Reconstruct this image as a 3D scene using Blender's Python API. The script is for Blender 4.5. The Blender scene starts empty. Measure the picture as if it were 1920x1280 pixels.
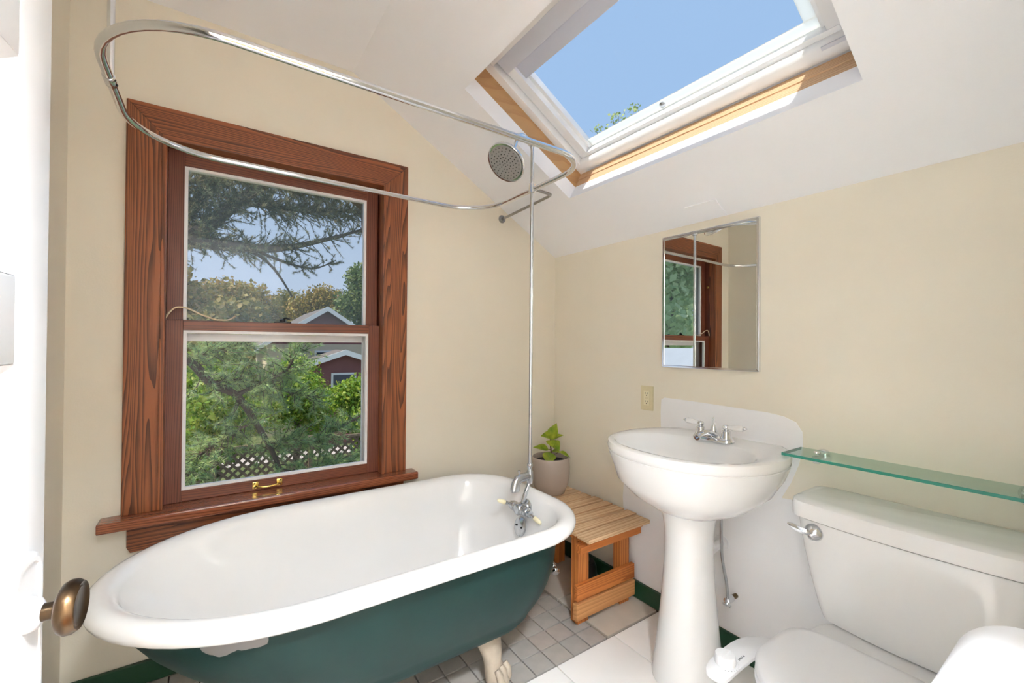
import bpy, bmesh, math, random
from mathutils import Vector, Matrix
import numpy as np
random.seed(7); rng = np.random.default_rng(7)
SC = bpy.context.scene
COL = SC.collection
PI = math.pi

# ------------------------------------------------------------------ camera
F, YAW, PITCH, ROLL = 815.77, 0.60184, 0.007538, 0.007278
CAM = Vector((-1.690, -2.010, 1.200))
fw = Vector((math.sin(YAW)*math.cos(PITCH), math.cos(YAW)*math.cos(PITCH), math.sin(PITCH)))
r0 = Vector((math.cos(YAW), -math.sin(YAW), 0)); u0 = r0.cross(fw)
rt = r0*math.cos(ROLL)+u0*math.sin(ROLL); up = -r0*math.sin(ROLL)+u0*math.cos(ROLL)
cd = bpy.data.cameras.new('camera'); cam = bpy.data.objects.new('camera', cd); COL.objects.link(cam)
cd.sensor_fit = 'HORIZONTAL'; cd.sensor_width = 36; cd.lens = F/1920*36; cd.clip_start = .02; cd.clip_end = 400
cam.matrix_world = Matrix(((rt.x, up.x, -fw.x, CAM.x), (rt.y, up.y, -fw.y, CAM.y), (rt.z, up.z, -fw.z, CAM.z), (0, 0, 0, 1)))
SC.camera = cam

def at(px, py, Y):                       # photo pixel -> point on the plane y = Y
    v = fw+rt*((px-960)/F)-up*((py-640)/F)
    return CAM+v*((Y-CAM.y)/v.y)

# ------------------------------------------------------------------ world, sun, exposure
vs = SC.view_settings
vs.view_transform = 'Standard'; vs.look = 'None'; vs.gamma = 1; vs.use_curve_mapping = False
vs.exposure = 0.46
SC.cycles.max_bounces = 12; SC.cycles.diffuse_bounces = 9; SC.cycles.sample_clamp_indirect = 30   # a small white room: let light bounce
def lin(c):
    return tuple(((x/255)/12.92 if x/255 <= .04045 else ((x/255+.055)/1.055)**2.4) for x in c)
W = bpy.data.worlds.new('sky'); SC.world = W; W.use_nodes = True
wn, wl = W.node_tree.nodes, W.node_tree.links
bg = wn['Background']
tc = wn.new('ShaderNodeTexCoord'); sx = wn.new('ShaderNodeSeparateXYZ'); rp = wn.new('ShaderNodeValToRGB')
wl.new(tc.outputs['Generated'], sx.inputs[0]); wl.new(sx.outputs['Z'], rp.inputs[0]); wl.new(rp.outputs[0], bg.inputs[0])
rp.color_ramp.elements[0].position = 0.0; rp.color_ramp.elements[0].color = lin((205, 221, 244))+(1,)
rp.color_ramp.elements[1].position = 0.45; rp.color_ramp.elements[1].color = lin((170, 201, 239))+(1,)
bg.inputs[1].default_value = 0.71
sd = bpy.data.lights.new('sun_offscreen', 'SUN'); sun = bpy.data.objects.new('sun_offscreen', sd); COL.objects.link(sun)
sd.energy = 4.0; sd.angle = .01; sd.color = (1, .94, .84)
sun.rotation_euler = Vector((.65, .06, -.757)).to_track_quat('-Z', 'Y').to_euler()
sun.location = (-6, -6, 6)

# ------------------------------------------------------------------ materials
MATS = {}
def mat(name, color, rough=.5, metal=0, vary=0, scale=3, bump=0, bscale=60, color2=None, spec=None, coat=0, stretch=None):
    if name in MATS: return MATS[name]
    m = bpy.data.materials.new(name); MATS[name] = m; m.use_nodes = True
    n, l = m.node_tree.nodes, m.node_tree.links; b = n['Principled BSDF']
    c = lin(color)
    b.inputs['Base Color'].default_value = c+(1,); b.inputs['Roughness'].default_value = rough; b.inputs['Metallic'].default_value = metal
    if spec is not None: b.inputs['Specular IOR Level'].default_value = spec
    if coat: b.inputs['Coat Weight'].default_value = coat; b.inputs['Coat Roughness'].default_value = .05
    t = n.new('ShaderNodeTexCoord')
    vec = t.outputs['Object']
    if stretch:
        mp = n.new('ShaderNodeMapping'); mp.inputs['Scale'].default_value = stretch; l.new(vec, mp.inputs[0]); vec = mp.outputs[0]
    if vary or color2:
        nz = n.new('ShaderNodeTexNoise'); nz.inputs['Scale'].default_value = scale; nz.inputs['Detail'].default_value = 5
        l.new(vec, nz.inputs['Vector'])
        r = n.new('ShaderNodeValToRGB'); l.new(nz.outputs['Fac'], r.inputs[0]); l.new(r.outputs[0], b.inputs['Base Color'])
        c2 = lin(color2) if color2 else tuple(x*(1-vary) for x in c)
        r.color_ramp.elements[0].position = .32; r.color_ramp.elements[1].position = .68
        r.color_ramp.elements[0].color = c2+(1,); r.color_ramp.elements[1].color = c+(1,)
    if bump:
        nb = n.new('ShaderNodeTexNoise'); nb.inputs['Scale'].default_value = bscale; nb.inputs['Detail'].default_value = 3
        l.new(vec, nb.inputs['Vector'])
        bp = n.new('ShaderNodeBump'); bp.inputs['Strength'].default_value = bump; bp.inputs['Distance'].default_value = .004
        l.new(nb.outputs['Fac'], bp.inputs['Height']); l.new(bp.outputs[0], b.inputs['Normal'])
    return m

def wood(name, light, dark, axis='z', rings=22, rough=.45, contrast=(.35, .62), center=(0, 0, 0), coat=.08, along=.05, straight=110):
    """flat-sawn grain: rings around a long stretched axis, broken by fine pores"""
    if name in MATS: return MATS[name]
    m = bpy.data.materials.new(name); MATS[name] = m; m.use_nodes = True
    n, l = m.node_tree.nodes, m.node_tree.links; b = n['Principled BSDF']; b.inputs['Roughness'].default_value = rough
    if coat: b.inputs['Coat Weight'].default_value = coat; b.inputs['Coat Roughness'].default_value = .15
    t = n.new('ShaderNodeTexCoord'); mp = n.new('ShaderNodeMapping'); l.new(t.outputs['Object'], mp.inputs[0])
    s = [1, 1, 1]; s['xyz'.index(axis)] = along
    mp.inputs['Scale'].default_value = s; mp.inputs['Location'].default_value = [-c*k for c, k in zip(center, s)]
    n1 = n.new('ShaderNodeTexNoise'); n1.inputs['Scale'].default_value = 9; n1.inputs['Detail'].default_value = 3; n1.inputs['Roughness'].default_value = .4
    l.new(mp.outputs[0], n1.inputs['Vector'])
    sp = n.new('ShaderNodeSeparateXYZ'); l.new(t.outputs['Object'], sp.inputs[0]); ax_ = [a for a in 'XYZ' if a != axis.upper()]
    su = n.new('ShaderNodeMath'); su.operation = 'ADD'; l.new(sp.outputs[ax_[0]], su.inputs[0]); l.new(sp.outputs[ax_[1]], su.inputs[1])
    sm = n.new('ShaderNodeMath'); sm.operation = 'MULTIPLY'; sm.inputs[1].default_value = straight; l.new(su.outputs[0], sm.inputs[0])
    mul = n.new('ShaderNodeMath'); mul.operation = 'MULTIPLY_ADD'; mul.inputs[1].default_value = rings; l.new(n1.outputs['Fac'], mul.inputs[0]); l.new(sm.outputs[0], mul.inputs[2])
    fr = n.new('ShaderNodeMath'); fr.operation = 'FRACT'; l.new(mul.outputs[0], fr.inputs[0])
    mp2 = n.new('ShaderNodeMapping'); l.new(t.outputs['Object'], mp2.inputs[0]); s2 = [1, 1, 1]; s2['xyz'.index(axis)] = .035
    mp2.inputs['Scale'].default_value = s2
    n2 = n.new('ShaderNodeTexNoise'); n2.inputs['Scale'].default_value = 320; n2.inputs['Detail'].default_value = 2; l.new(mp2.outputs[0], n2.inputs['Vector'])
    mx = n.new('ShaderNodeMath'); mx.operation = 'MULTIPLY_ADD'; mx.inputs[1].default_value = .75; l.new(fr.outputs[0], mx.inputs[0])
    m3 = n.new('ShaderNodeMath'); m3.operation = 'MULTIPLY'; m3.inputs[1].default_value = .5; l.new(n2.outputs['Fac'], m3.inputs[0]); l.new(m3.outputs[0], mx.inputs[2])
    r = n.new('ShaderNodeValToRGB'); l.new(mx.outputs[0], r.inputs[0])
    r.color_ramp.elements[0].position = contrast[0]; r.color_ramp.elements[0].color = lin(dark)+(1,)
    r.color_ramp.elements[1].position = contrast[1]; r.color_ramp.elements[1].color = lin(light)+(1,)
    l.new(r.outputs[0], b.inputs['Base Color'])
    bp = n.new('ShaderNodeBump'); bp.inputs['Strength'].default_value = .15; bp.inputs['Distance'].default_value = .001
    l.new(mx.outputs[0], bp.inputs['Height']); l.new(bp.outputs[0], b.inputs['Normal'])
    return m

def glass(name, tint=(255, 255, 255), haze=0.0, refl=1.0, hazecol=(225, 230, 228)):
    if name in MATS: return MATS[name]
    m = bpy.data.materials.new(name); MATS[name] = m; m.use_nodes = True
    n, l = m.node_tree.nodes, m.node_tree.links; n.clear()
    o = n.new('ShaderNodeOutputMaterial'); tr = n.new('ShaderNodeBsdfTransparent'); gl = n.new('ShaderNodeBsdfGlossy')
    tr.inputs[0].default_value = lin(tint)+(1,); gl.inputs['Roughness'].default_value = .02
    fz = n.new('ShaderNodeFresnel'); fz.inputs[0].default_value = 1.45
    mr = n.new('ShaderNodeMath'); mr.operation = 'MULTIPLY'; mr.inputs[1].default_value = refl; l.new(fz.outputs[0], mr.inputs[0])
    ge = n.new('ShaderNodeNewGeometry'); inv = n.new('ShaderNodeMath'); inv.operation = 'SUBTRACT'; inv.inputs[0].default_value = 1; l.new(ge.outputs['Backfacing'], inv.inputs[1])
    mb = n.new('ShaderNodeMath'); mb.operation = 'MULTIPLY'; l.new(mr.outputs[0], mb.inputs[0]); l.new(inv.outputs[0], mb.inputs[1]); mr = mb
    mx = n.new('ShaderNodeMixShader'); l.new(mr.outputs[0], mx.inputs[0]); l.new(tr.outputs[0], mx.inputs[1]); l.new(gl.outputs[0], mx.inputs[2])
    out = mx.outputs[0]
    if haze:
        df = n.new('ShaderNodeBsdfTranslucent'); df.inputs[0].default_value = lin(hazecol)+(1,)
        m2 = n.new('ShaderNodeMixShader'); m2.inputs[0].default_value = haze
        l.new(out, m2.inputs[1]); l.new(df.outputs[0], m2.inputs[2]); out = m2.outputs[0]
    l.new(out, o.inputs[0]); return m

def emit(name, color, strength):
    m = bpy.data.materials.new(name); MATS[name] = m; m.use_nodes = True
    n, l = m.node_tree.nodes, m.node_tree.links; b = n['Principled BSDF']
    b.inputs['Emission Color'].default_value = tuple(color)+(1,); b.inputs['Emission Strength'].default_value = strength
    return m

M_CREAM = mat('cream_wall_paint', (231, 224, 208), .55, vary=.05, scale=2.2, bump=.08, bscale=180)
M_CEIL = mat('white_ceiling_paint', (242, 243, 247), .7, vary=.02, scale=2, bump=.10, bscale=160)
M_PRIMER = mat('white_wall_primer', (240, 240, 242), .5, vary=.03, scale=4, bump=.05)
M_WPAINT = mat('white_gloss_paint', (212, 214, 218), .3, bump=.05, bscale=90, stretch=(1, 1, .08))
M_PORC = mat('white_porcelain', (236, 236, 236), .08, coat=.3)
M_ENAMEL = mat('white_bath_enamel', (233, 232, 231), .13, vary=.02, scale=5)
M_PLASTIC = mat('white_plastic', (230, 231, 234), .3)
M_CHROME = mat('chrome', (228, 230, 233), .09, 1)
M_CHROME_OLD = mat('dull_chrome', (205, 208, 212), .22, 1, vary=.12, scale=40)
M_CLAW = mat('worn_cream_iron_paint', (186, 172, 154), .45, vary=.28, scale=14, bump=.25, bscale=60)
M_GREENBASE = mat('dark_green_trim_paint', (30, 72, 48), .35, vary=.12, scale=8)
M_BRASS = mat('polished_brass', (226, 196, 110), .18, 1)
M_BRONZE = mat('worn_bronze', (104, 80, 54), .3, 1, color2=(70, 62, 54), scale=30)
M_STEELFACE = mat('grey_shower_face', (170, 168, 165), .35, .4)
M_CHROME_DARK = mat('darker_chrome', (158, 158, 158), .2, 1)  # darker chrome tone for the wall brace and its flange
M_DARK = mat('black_gap', (18, 17, 16), .6)  # black pieces stand in for shaded holes; also on screws and nozzles
M_MIRROR = mat('mirror_silver', (236, 240, 238), .005, 1)
M_OAK_Z = wood('oak_casing_upright', (150, 86, 47), (82, 42, 22), 'z', contrast=(.30, .78), straight=105, rings=26)
M_OAK_X = wood('oak_casing_level', (146, 82, 45), (78, 39, 21), 'x', contrast=(.30, .78), straight=90, rings=26)
M_SASH_Z = wood('dark_sash_wood_upright', (118, 64, 44), (84, 42, 30), 'z', 12)
M_SASH_X = wood('dark_sash_wood_level', (124, 68, 44), (88, 46, 32), 'x', 12)
M_STOOL = wood('oak_stool_wood', (150, 86, 56), (104, 54, 34), 'x', 16, rough=.25, coat=.6)
M_PINE_Y = wood('skylight_pine', (206, 172, 136), (184, 146, 110), 'y', 9, rough=.6, coat=0)
M_PALLET_X = wood('pallet_slat_wood', (216, 184, 146), (180, 136, 96), 'x', 9, rough=.65, coat=0, straight=60, contrast=(.15, .8))
M_PALLET_T = wood('pallet_rail_wood', (200, 122, 60), (150, 78, 32), 'x', 12, rough=.55, coat=0, straight=60, contrast=(.15, .8))
M_PALLET_B = wood('pallet_end_wood', (206, 150, 96), (178, 120, 70), 'x', 9, rough=.6, coat=0, straight=50, contrast=(.15, .8))
M_PALLET_Z = wood('pallet_leg_wood', (198, 124, 62), (150, 82, 36), 'z', 8, rough=.55, coat=0, straight=50, contrast=(.15, .8))
M_GLASS = glass('window_glass', refl=.45)
M_GLASSUP = glass('dusty_window_glass', haze=.10, refl=.45)
M_SKYGLASS = glass('skylight_glass', (250, 253, 255), refl=.2)
M_GREENGLASS = glass('shelf_glass_face', (228, 242, 236), haze=.02, hazecol=(150, 200, 185))
M_GLASSEDGE = mat('shelf_glass_edge', (52, 140, 122), .15)
M_IVORY = mat('ivory_plastic', (216, 205, 168), .35)
M_IVORY2 = mat('ivory_plastic_light', (228, 220, 188), .35)
M_BONE = mat('bone_handle', (236, 226, 190), .35)
M_BLIND = mat('grey_blind_fabric', (196, 200, 212), .8)
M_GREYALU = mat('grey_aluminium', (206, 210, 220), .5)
M_GROUT = mat('dark_grout', (84, 72, 60), .9, vary=.25, scale=25)
M_TILE_W = mat('white_floor_tile', (246, 243, 240), .3, vary=.04, scale=5)
M_TILE_B = mat('beige_floor_tile', (205, 195, 182), .4, vary=.16, scale=7)
TILES = [mat('grey_mosaic_tile', (180, 173, 165), .4, vary=.14, scale=18), mat('cool_grey_mosaic_tile', (176, 171, 165), .4, vary=.14, scale=16),
         mat('warm_grey_mosaic_tile', (182, 171, 162), .4, vary=.12, scale=20)]
M_PAPER = mat('white_paper', (226, 227, 230), .9)
M_POT = mat('mauve_grey_glaze', (172, 158, 148), .25, vary=.08, scale=8)
M_SOIL = mat('dark_potting_soil', (32, 26, 22), .95, vary=.5, scale=60, bump=.8, bscale=90)
M_LEAF = mat('lime_leaf', (204, 212, 74), .4, color2=(132, 166, 44), scale=30)
M_STEM = mat('brown_stem', (98, 72, 48), .6)
M_ROPE = mat('cotton_cord', (206, 186, 156), .8)
M_BLACK = mat('black_rubber', (24, 24, 25), .4)
M_HALL = mat('white_hall_paint', (238, 236, 232), .6)
M_HALLFLOOR = wood('hall_oak_floor', (176, 122, 74), (134, 86, 48), 'y', 14)
M_WHITEMETAL = mat('white_aluminium', (232, 234, 236), .35)
M_BROWN = mat('brown_eave_paint', (86, 60, 48), .6, vary=.15, scale=6)

# ------------------------------------------------------------------ mesh helpers
def link(name, bm, m, parent=None, smooth=False, angle=None):
    bmesh.ops.recalc_face_normals(bm, faces=bm.faces)
    me = bpy.data.meshes.new(name); bm.to_mesh(me); bm.free()
    return obj(name, me, m, parent, smooth)
def obj(name, me, m, parent=None, smooth=False):
    for x in (m if isinstance(m, (list, tuple)) else [m]): me.materials.append(x)
    o = bpy.data.objects.new(name, me); COL.objects.link(o)
    if smooth:
        for p in me.polygons: p.use_smooth = True
        me.set_sharp_from_angle(angle=smooth if isinstance(smooth, float) else math.radians(50))
    if parent: put(o, parent)
    return o
def put(o, parent):
    o.parent = parent; o.matrix_parent_inverse = WM(parent).inverted()
def WM(o):
    return (WM(o.parent) @ o.matrix_parent_inverse if o.parent else Matrix()) @ Matrix.LocRotScale(o.location, o.rotation_euler, o.scale)
def thing(name, label, cat, loc, group=None):
    e = bpy.data.objects.new(name, None); COL.objects.link(e); e.location = loc; e.empty_display_size = .05
    e['label'] = label; e['category'] = cat
    if group: e['group'] = group
    return e
def struct(o, label=None):
    o['kind'] = 'structure'
    if label: o['label'] = label
    return o
def sempty(name, label, loc):
    e = bpy.data.objects.new(name, None); COL.objects.link(e); e.location = loc; e['kind'] = 'structure'; e['label'] = label; e['category'] = name.split('_')[0]; return e
def tag(o, label, cat, group=None):
    o['label'] = label; o['category'] = cat
    if group: o['group'] = group
    return o

def abox(bm, lo, hi, M=None, bev=0):
    vs = [Vector((x, y, z)) for x in (lo[0], hi[0]) for y in (lo[1], hi[1]) for z in (lo[2], hi[2])]
    b2 = bmesh.new() if bev else bm
    if M is not None: vs = [M @ v for v in vs]
    v = [b2.verts.new(q) for q in vs]
    for f in ((0, 1, 3, 2), (4, 6, 7, 5), (0, 4, 5, 1), (2, 3, 7, 6), (0, 2, 6, 4), (1, 5, 7, 3)): b2.faces.new([v[i] for i in f])
    if bev:
        bmesh.ops.bevel(b2, geom=b2.edges[:], offset=bev, segments=2, profile=.6, affect='EDGES', clamp_overlap=True)
        me = bpy.data.meshes.new('tmp'); b2.to_mesh(me); b2.free(); bm.from_mesh(me); bpy.data.meshes.remove(me)
def box(name, lo, hi, m, parent=None, M=None, bev=0, smooth=False):
    bm = bmesh.new(); abox(bm, lo, hi, M, bev); return link(name, bm, m, parent, smooth)
def aprism(bm, pts, d, flip=False):                # pts: 3d loop, extruded by vector d
    a = [bm.verts.new(p) for p in pts]; b = [bm.verts.new(Vector(p)+Vector(d)) for p in pts]
    bm.faces.new(a); bm.faces.new(b[::-1])
    for i in range(len(a)): j = (i+1) % len(a); bm.faces.new((a[i], b[i], b[j], a[j]))
def prism(name, pts, d, m, parent=None, smooth=False, bev=0):
    bm = bmesh.new(); aprism(bm, pts, d)
    if bev: bmesh.ops.bevel(bm, geom=bm.edges[:], offset=bev, segments=2, profile=.6, affect='EDGES', clamp_overlap=True)
    return link(name, bm, m, parent, smooth)
def aloft(bm, rings, cap0=True, cap1=True, closed=False):
    R = [[bm.verts.new(p) for p in r] for r in rings]; n = len(R[0])
    k = len(R)
    for a in range(k if closed else k-1):
        A, B = R[a], R[(a+1) % k]
        for i in range(n):
            j = (i+1) % n; bm.faces.new((A[i], A[j], B[j], B[i]))
    if not closed:
        if cap0: bm.faces.new(R[0][::-1])
        if cap1: bm.faces.new(R[-1])
def loft(name, rings, m, parent=None, smooth=True, cap0=True, cap1=True):
    bm = bmesh.new(); aloft(bm, rings, cap0, cap1); return link(name, bm, m, parent, smooth)
def atube(bm, pts, rad, n=10, closed=False):
    pts = [Vector(p) for p in pts]; k = len(pts)
    rads = rad if isinstance(rad, (list, tuple)) else [rad]*k
    rings = []; nrm = None
    for i, p in enumerate(pts):
        if closed: t = (pts[(i+1) % k]-pts[i-1])
        else: t = (pts[min(i+1, k-1)]-pts[max(i-1, 0)])
        t.normalize()
        if nrm is None:
            nrm = t.orthogonal().normalized()
        else:
            nrm = (nrm-t*nrm.dot(t)).normalized()
        b = t.cross(nrm)
        rings.append([p+(nrm*math.cos(2*PI*j/n)+b*math.sin(2*PI*j/n))*rads[i] for j in range(n)])
    aloft(bm, rings, closed=closed)
def tube(name, pts, rad, m, parent=None, n=12, closed=False):
    bm = bmesh.new(); atube(bm, pts, rad, n, closed); return link(name, bm, m, parent, True)
def alathe(bm, prof, c, ax=(0, 0, 1), n=24):         # prof: (radius, height) along ax from c
    ax = Vector(ax).normalized(); a = ax.orthogonal().normalized(); b = ax.cross(a); c = Vector(c)
    aloft(bm, [[c+ax*h+(a*math.cos(2*PI*j/n)+b*math.sin(2*PI*j/n))*max(r, 1e-4) for j in range(n)] for r, h in prof])
def lathe(name, prof, c, m, parent=None, ax=(0, 0, 1), n=24):
    bm = bmesh.new(); alathe(bm, prof, c, ax, n); return link(name, bm, m, parent, True)
def bez(pts, k=6):                                  # catmull-rom resample
    P = [Vector(p) for p in pts]; P = [P[0]*2-P[1]]+P+[P[-1]*2-P[-2]]; out = []
    for i in range(1, len(P)-2):
        a, b, c, d = P[i-1:i+3]
        for j in range(k):
            t = j/k; out.append(.5*((2*b)+(c-a)*t+(2*a-5*b+4*c-d)*t*t+(3*b-a-3*c+d)*t**3))
    out.append(P[-2]); return out
def children(o): return [c for c in bpy.data.objects if c.parent == o]

# ------------------------------------------------------------------ room shell
XL, YF, ZC, XK = -2.092, -2.03, 2.417, -1.185
SL = .585; LN = math.hypot(1, SL)
fl = struct(box('floor', (XL-.15, YF-1.9, -.12), (.15, .15, -.012), M_GROUT), 'tiled bathroom floor with dark grout joints')
# back wall with the window hole
WX0, WX1, WZ0, WZ1 = -1.846, -1.036, .575, 1.937
bm = bmesh.new()
RZ_ = lambda x: min(2.50, 1.724-SL*x+.05)
aprism(bm, [(XL-.15, 0, -.12), (WX0, 0, -.12), (WX0, 0, 2.5), (XL-.15, 0, 2.5)], (0, .14, 0))
aprism(bm, [(WX1, 0, -.12), (.15, 0, -.12), (.15, 0, RZ_(.15)), (WX1, 0, RZ_(WX1))], (0, .14, 0))
aprism(bm, [(WX0, 0, -.12), (WX1, 0, -.12), (WX1, 0, WZ0), (WX0, 0, WZ0)], (0, .14, 0))
aprism(bm, [(WX0, 0, WZ1), (WX1, 0, WZ1), (WX1, 0, RZ_(WX1)), (-1.241, 0, 2.5), (WX0, 0, 2.5)], (0, .14, 0))
wall_back = struct(link('wall_back', bm, M_CREAM), 'cream painted gable wall with the sash window')
wall_right = struct(box('wall_right', (0, YF-.15, -.12), (.14, 0, 1.76), M_CREAM), 'cream painted knee wall behind sink and toilet')
wall_left = struct(box('wall_left', (XL-.14, YF-.15, -.12), (XL, 0, 2.6), M_CREAM), 'cream painted wall behind the open door')
DX0, DX1, DZ = -1.905, -1.20, 2.05
bm = bmesh.new()
yf = YF-.12
aprism(bm, [(XL, yf, -.12), (DX0, yf, -.12), (DX0, yf, 2.5), (XL, yf, 2.5)], (0, .12, 0))
aprism(bm, [(DX1, yf, -.12), (0, yf, -.12), (0, yf, RZ_(0)), (DX1, yf, RZ_(DX1))], (0, .12, 0))
aprism(bm, [(DX0, yf, DZ), (DX1, yf, DZ), (DX1, yf, RZ_(DX1)), (-1.241, yf, 2.5), (DX0, yf, 2.5)], (0, .12, 0))
wall_front = struct(link('wall_front', bm, M_CREAM), 'cream painted wall with the doorway')
struct(box('ceiling', (XL-.14, YF-.12, ZC), (XK+.02, .14, ZC+.12), M_CEIL), 'flat white ceiling')
# sloped ceiling with the skylight opening, local axes s (up slope), w (towards the door wall), t (outwards)
SO = Vector((-.298, -.458, 1.724+SL*.298))
sdv, wdv, tdv = Vector((-1, 0, SL))/LN, Vector((0, -1, 0)), Vector((SL, 0, 1))/LN
MS = Matrix(((sdv.x, wdv.x, tdv.x, SO.x), (sdv.y, wdv.y, tdv.y, SO.y), (sdv.z, wdv.z, tdv.z, SO.z), (0, 0, 0, 1)))
SW, SH = 1.135, .656
s1 = (-.298-XK)*LN+.03
bm = bmesh.new(); T = .072
abox(bm, (-.52, -.62, 0), (s1, 0, T), MS); abox(bm, (-.52, SW, 0), (s1, 1.72, T), MS)
abox(bm, (-.52, 0, 0), (0, SW, T), MS); abox(bm, (SH, 0, 0), (s1, SW, T), MS)
ceil_s = struct(link('ceiling_slope', bm, M_CEIL), 'white sloped ceiling around the skylight')
# loose ceiling patch plate above the mirror
def on_slope(x, y, t): return Vector((x, y, 1.724-SL*x))+tdv*t
pl = prism('patch_plate', [on_slope(-.004, -.93, 0), on_slope(-.004, -1.065, 0), on_slope(-.085, -1.065, 0), on_slope(-.085, -.93, 0)], tdv*-.004, M_CEIL, ceil_s)
pl['label'] = 'thin white patch plate on the sloped ceiling'
# baseboards
struct(box('baseboard_right', (-.016, YF, 0), (0, -.016, .076), M_GREENBASE, bev=.003), 'dark green baseboard under sink wall')
struct(box('baseboard_back', (XL, -.016, 0), (0, 0, .076), M_GREENBASE, bev=.003), 'dark green baseboard behind the bathtub')
struct(box('baseboard_left', (XL, YF, 0), (XL+.016, -.016, .076), M_GREENBASE, bev=.003), 'dark green baseboard on left wall')
# unpainted primer patches on the walls (thin coats with their own outline)
def patch(name, pts, m, parent, label, th=.0008):
    o = prism(name, pts, (-th, 0, 0) if pts[0][0] == 0 else (0, -th, 0), m, parent); o['label'] = label; return o
up_ = [(-.762, .60), (-.755, .9), (-.758, .955), (-.775, .966), (-.95, .964), (-1.10, .960), (-1.22, .957), (-1.275, .950), (-1.315, .935), (-1.335, .905), (-1.337, .86), (-1.325, .79), (-1.30, .72), (-1.27, .66), (-1.25, .60)]
lo_ = [(-.525, .077), (-.545, .30), (-.535, .45), (-.545, .57), (-.60, .62), (-1.0, .64), (-1.2, .65), (-1.30, .66), (-1.40, .63), (-2.02, .60), (-2.02, .077)]
patch('primer_patch', [(0, y, z) for y, z in up_], M_PRIMER, wall_right, 'bare white primer patch above the sink', .0013)
patch('primer_patch', [(0.0, y, z-.0) for y, z in lo_], M_PRIMER, wall_right, 'bare white primer on the lower wall behind sink and toilet')

# floor tiles
def tile_mesh(name, sx, sy, m):
    bm = bmesh.new(); abox(bm, (-sx/2, -sy/2, -.012), (sx/2, sy/2, 0), bev=.0015)
    bmesh.ops.recalc_face_normals(bm, faces=bm.faces)
    me = bpy.data.meshes.new(name); bm.to_mesh(me); bm.free(); me.materials.append(m); return me
def tile(me, x, y):
    o = bpy.data.objects.new('floor_tile', me); COL.objects.link(o); o.location = (x, y, 0); o.parent = fl; return o
TM = [tile_mesh('floor_tile', .0868, .0880, m) for m in TILES]
px_ = .0915; py_ = .0928
for i in range(19):
    for j in range(8):
        o = tile(TM[random.choice((0, 0, 1, 1, 2))], -.390-px_*i, -.757+.0464+py_*j)
        o.location.z = random.uniform(-.0008, .0004)
wt = tile_mesh('floor_tile', .305, .305, M_TILE_W)
for i in range(7):
    for j in range(4): tile(wt, -.1545-.309*i, -.7615-.1530-.309*j)
bt = tile_mesh('floor_tile', .316, .312, M_TILE_B)
bt2 = tile_mesh('floor_tile', .316, .108, M_TILE_B)
tile(bt, -.176, -.594); tile(bt, -.176, -.276); tile(bt2, -.176, -.062)

# hallway behind the camera
struct(box('floor_hall', (-2.6, -3.9, -.10), (-.4, YF-.12, 0), M_HALLFLOOR), 'oak hallway floor')
bm = bmesh.new()
abox(bm, (-2.72, -3.9, -.1), (-2.6, YF-.12, 2.55)); abox(bm, (-.4, -3.9, -.1), (-.28, YF-.12, 2.55)); abox(bm, (-2.72, -4.02, -.1), (-.28, -3.9, 2.55))
abox(bm, (-2.72, YF-.13, -.1), (XL-.14, YF-.0, 2.55))
struct(link('wall_hall', bm, M_HALL), 'white painted hallway walls')
struct(box('ceiling_hall', (-2.72, -4.02, 2.45), (-.28, YF-.12, 2.57), M_CEIL), 'hallway ceiling')

# ------------------------------------------------------------------ hallway ceiling lamp behind the camera (its glint shows on the knob and ring)
def hall_lamp(c, r, col, strength):
    e = thing('hall_ceiling_lamp_offscreen', 'glass globe lamp on the hallway ceiling outside the door', 'lamp', c)
    lathe('canopy', [(.0, 0), (r*.9, 0), (r*.9, -.02), (r*.7, -.035), (0, -.035)], c, M_WHITEMETAL, e)
    prof = [(r*math.cos(a), r*.7*math.sin(a)) for a in np.linspace(-PI/2, PI/2, 14)]
    lathe('glass_globe_offscreen', prof, (c[0], c[1], c[2]-.03-r*.62), emit('hall_lamp_glow', col, strength), e)
hall_lamp((-1.50, -2.43, 2.45), .15, (.87, .94, 1), 285)

# ------------------------------------------------------------------ sash window
w1 = sempty('window_1', 'oak trimmed double hung sash window', (-1.44, 0, .6))
CXo0, CXo1, CXi0, CXi1 = -1.945, -.931, -1.846, -1.036
ZT, ZI, ZB = 2.043, 1.940, .602
def casing(name, pts, m): return prism(name, pts, (0, .022, 0), m, w1, bev=.003)
yk = -.022
casing('casing_board', [(CXo0, yk, ZB), (CXi0, yk, ZB), (CXi0, yk, ZI), (CXo0, yk, ZT)], M_OAK_Z)
casing('casing_board', [(CXi1, yk, ZB), (CXo1, yk, ZB), (CXo1, yk, ZT), (CXi1, yk, ZI)], M_OAK_Z)
casing('casing_board', [(CXo0, yk, ZT), (CXi0, yk, ZI), (CXi1, yk, ZI), (CXo1, yk, ZT)], M_OAK_X)
# inner stops
box('window_stop', (CXi0-.002, -.027, ZB), (CXi0+.012, .03, ZI), M_OAK_Z, w1, bev=.003)
box('window_stop', (CXi1-.012, -.027, ZB), (CXi1+.002, .03, ZI), M_OAK_Z, w1, bev=.003)
box('window_stop', (CXi0, -.027, ZI-.012), (CXi1, .03, ZI+.002), M_OAK_X, w1, bev=.003)
# jambs
box('jamb', (WX0, .0, WZ0), (WX0+.004, .14, WZ1), M_SASH_Z, w1); box('jamb', (WX1-.004, .0, WZ0), (WX1, .14, WZ1), M_SASH_Z, w1)
box('jamb', (WX0, .0, WZ1-.004), (WX1, .14, WZ1), M_SASH_X, w1)
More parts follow.
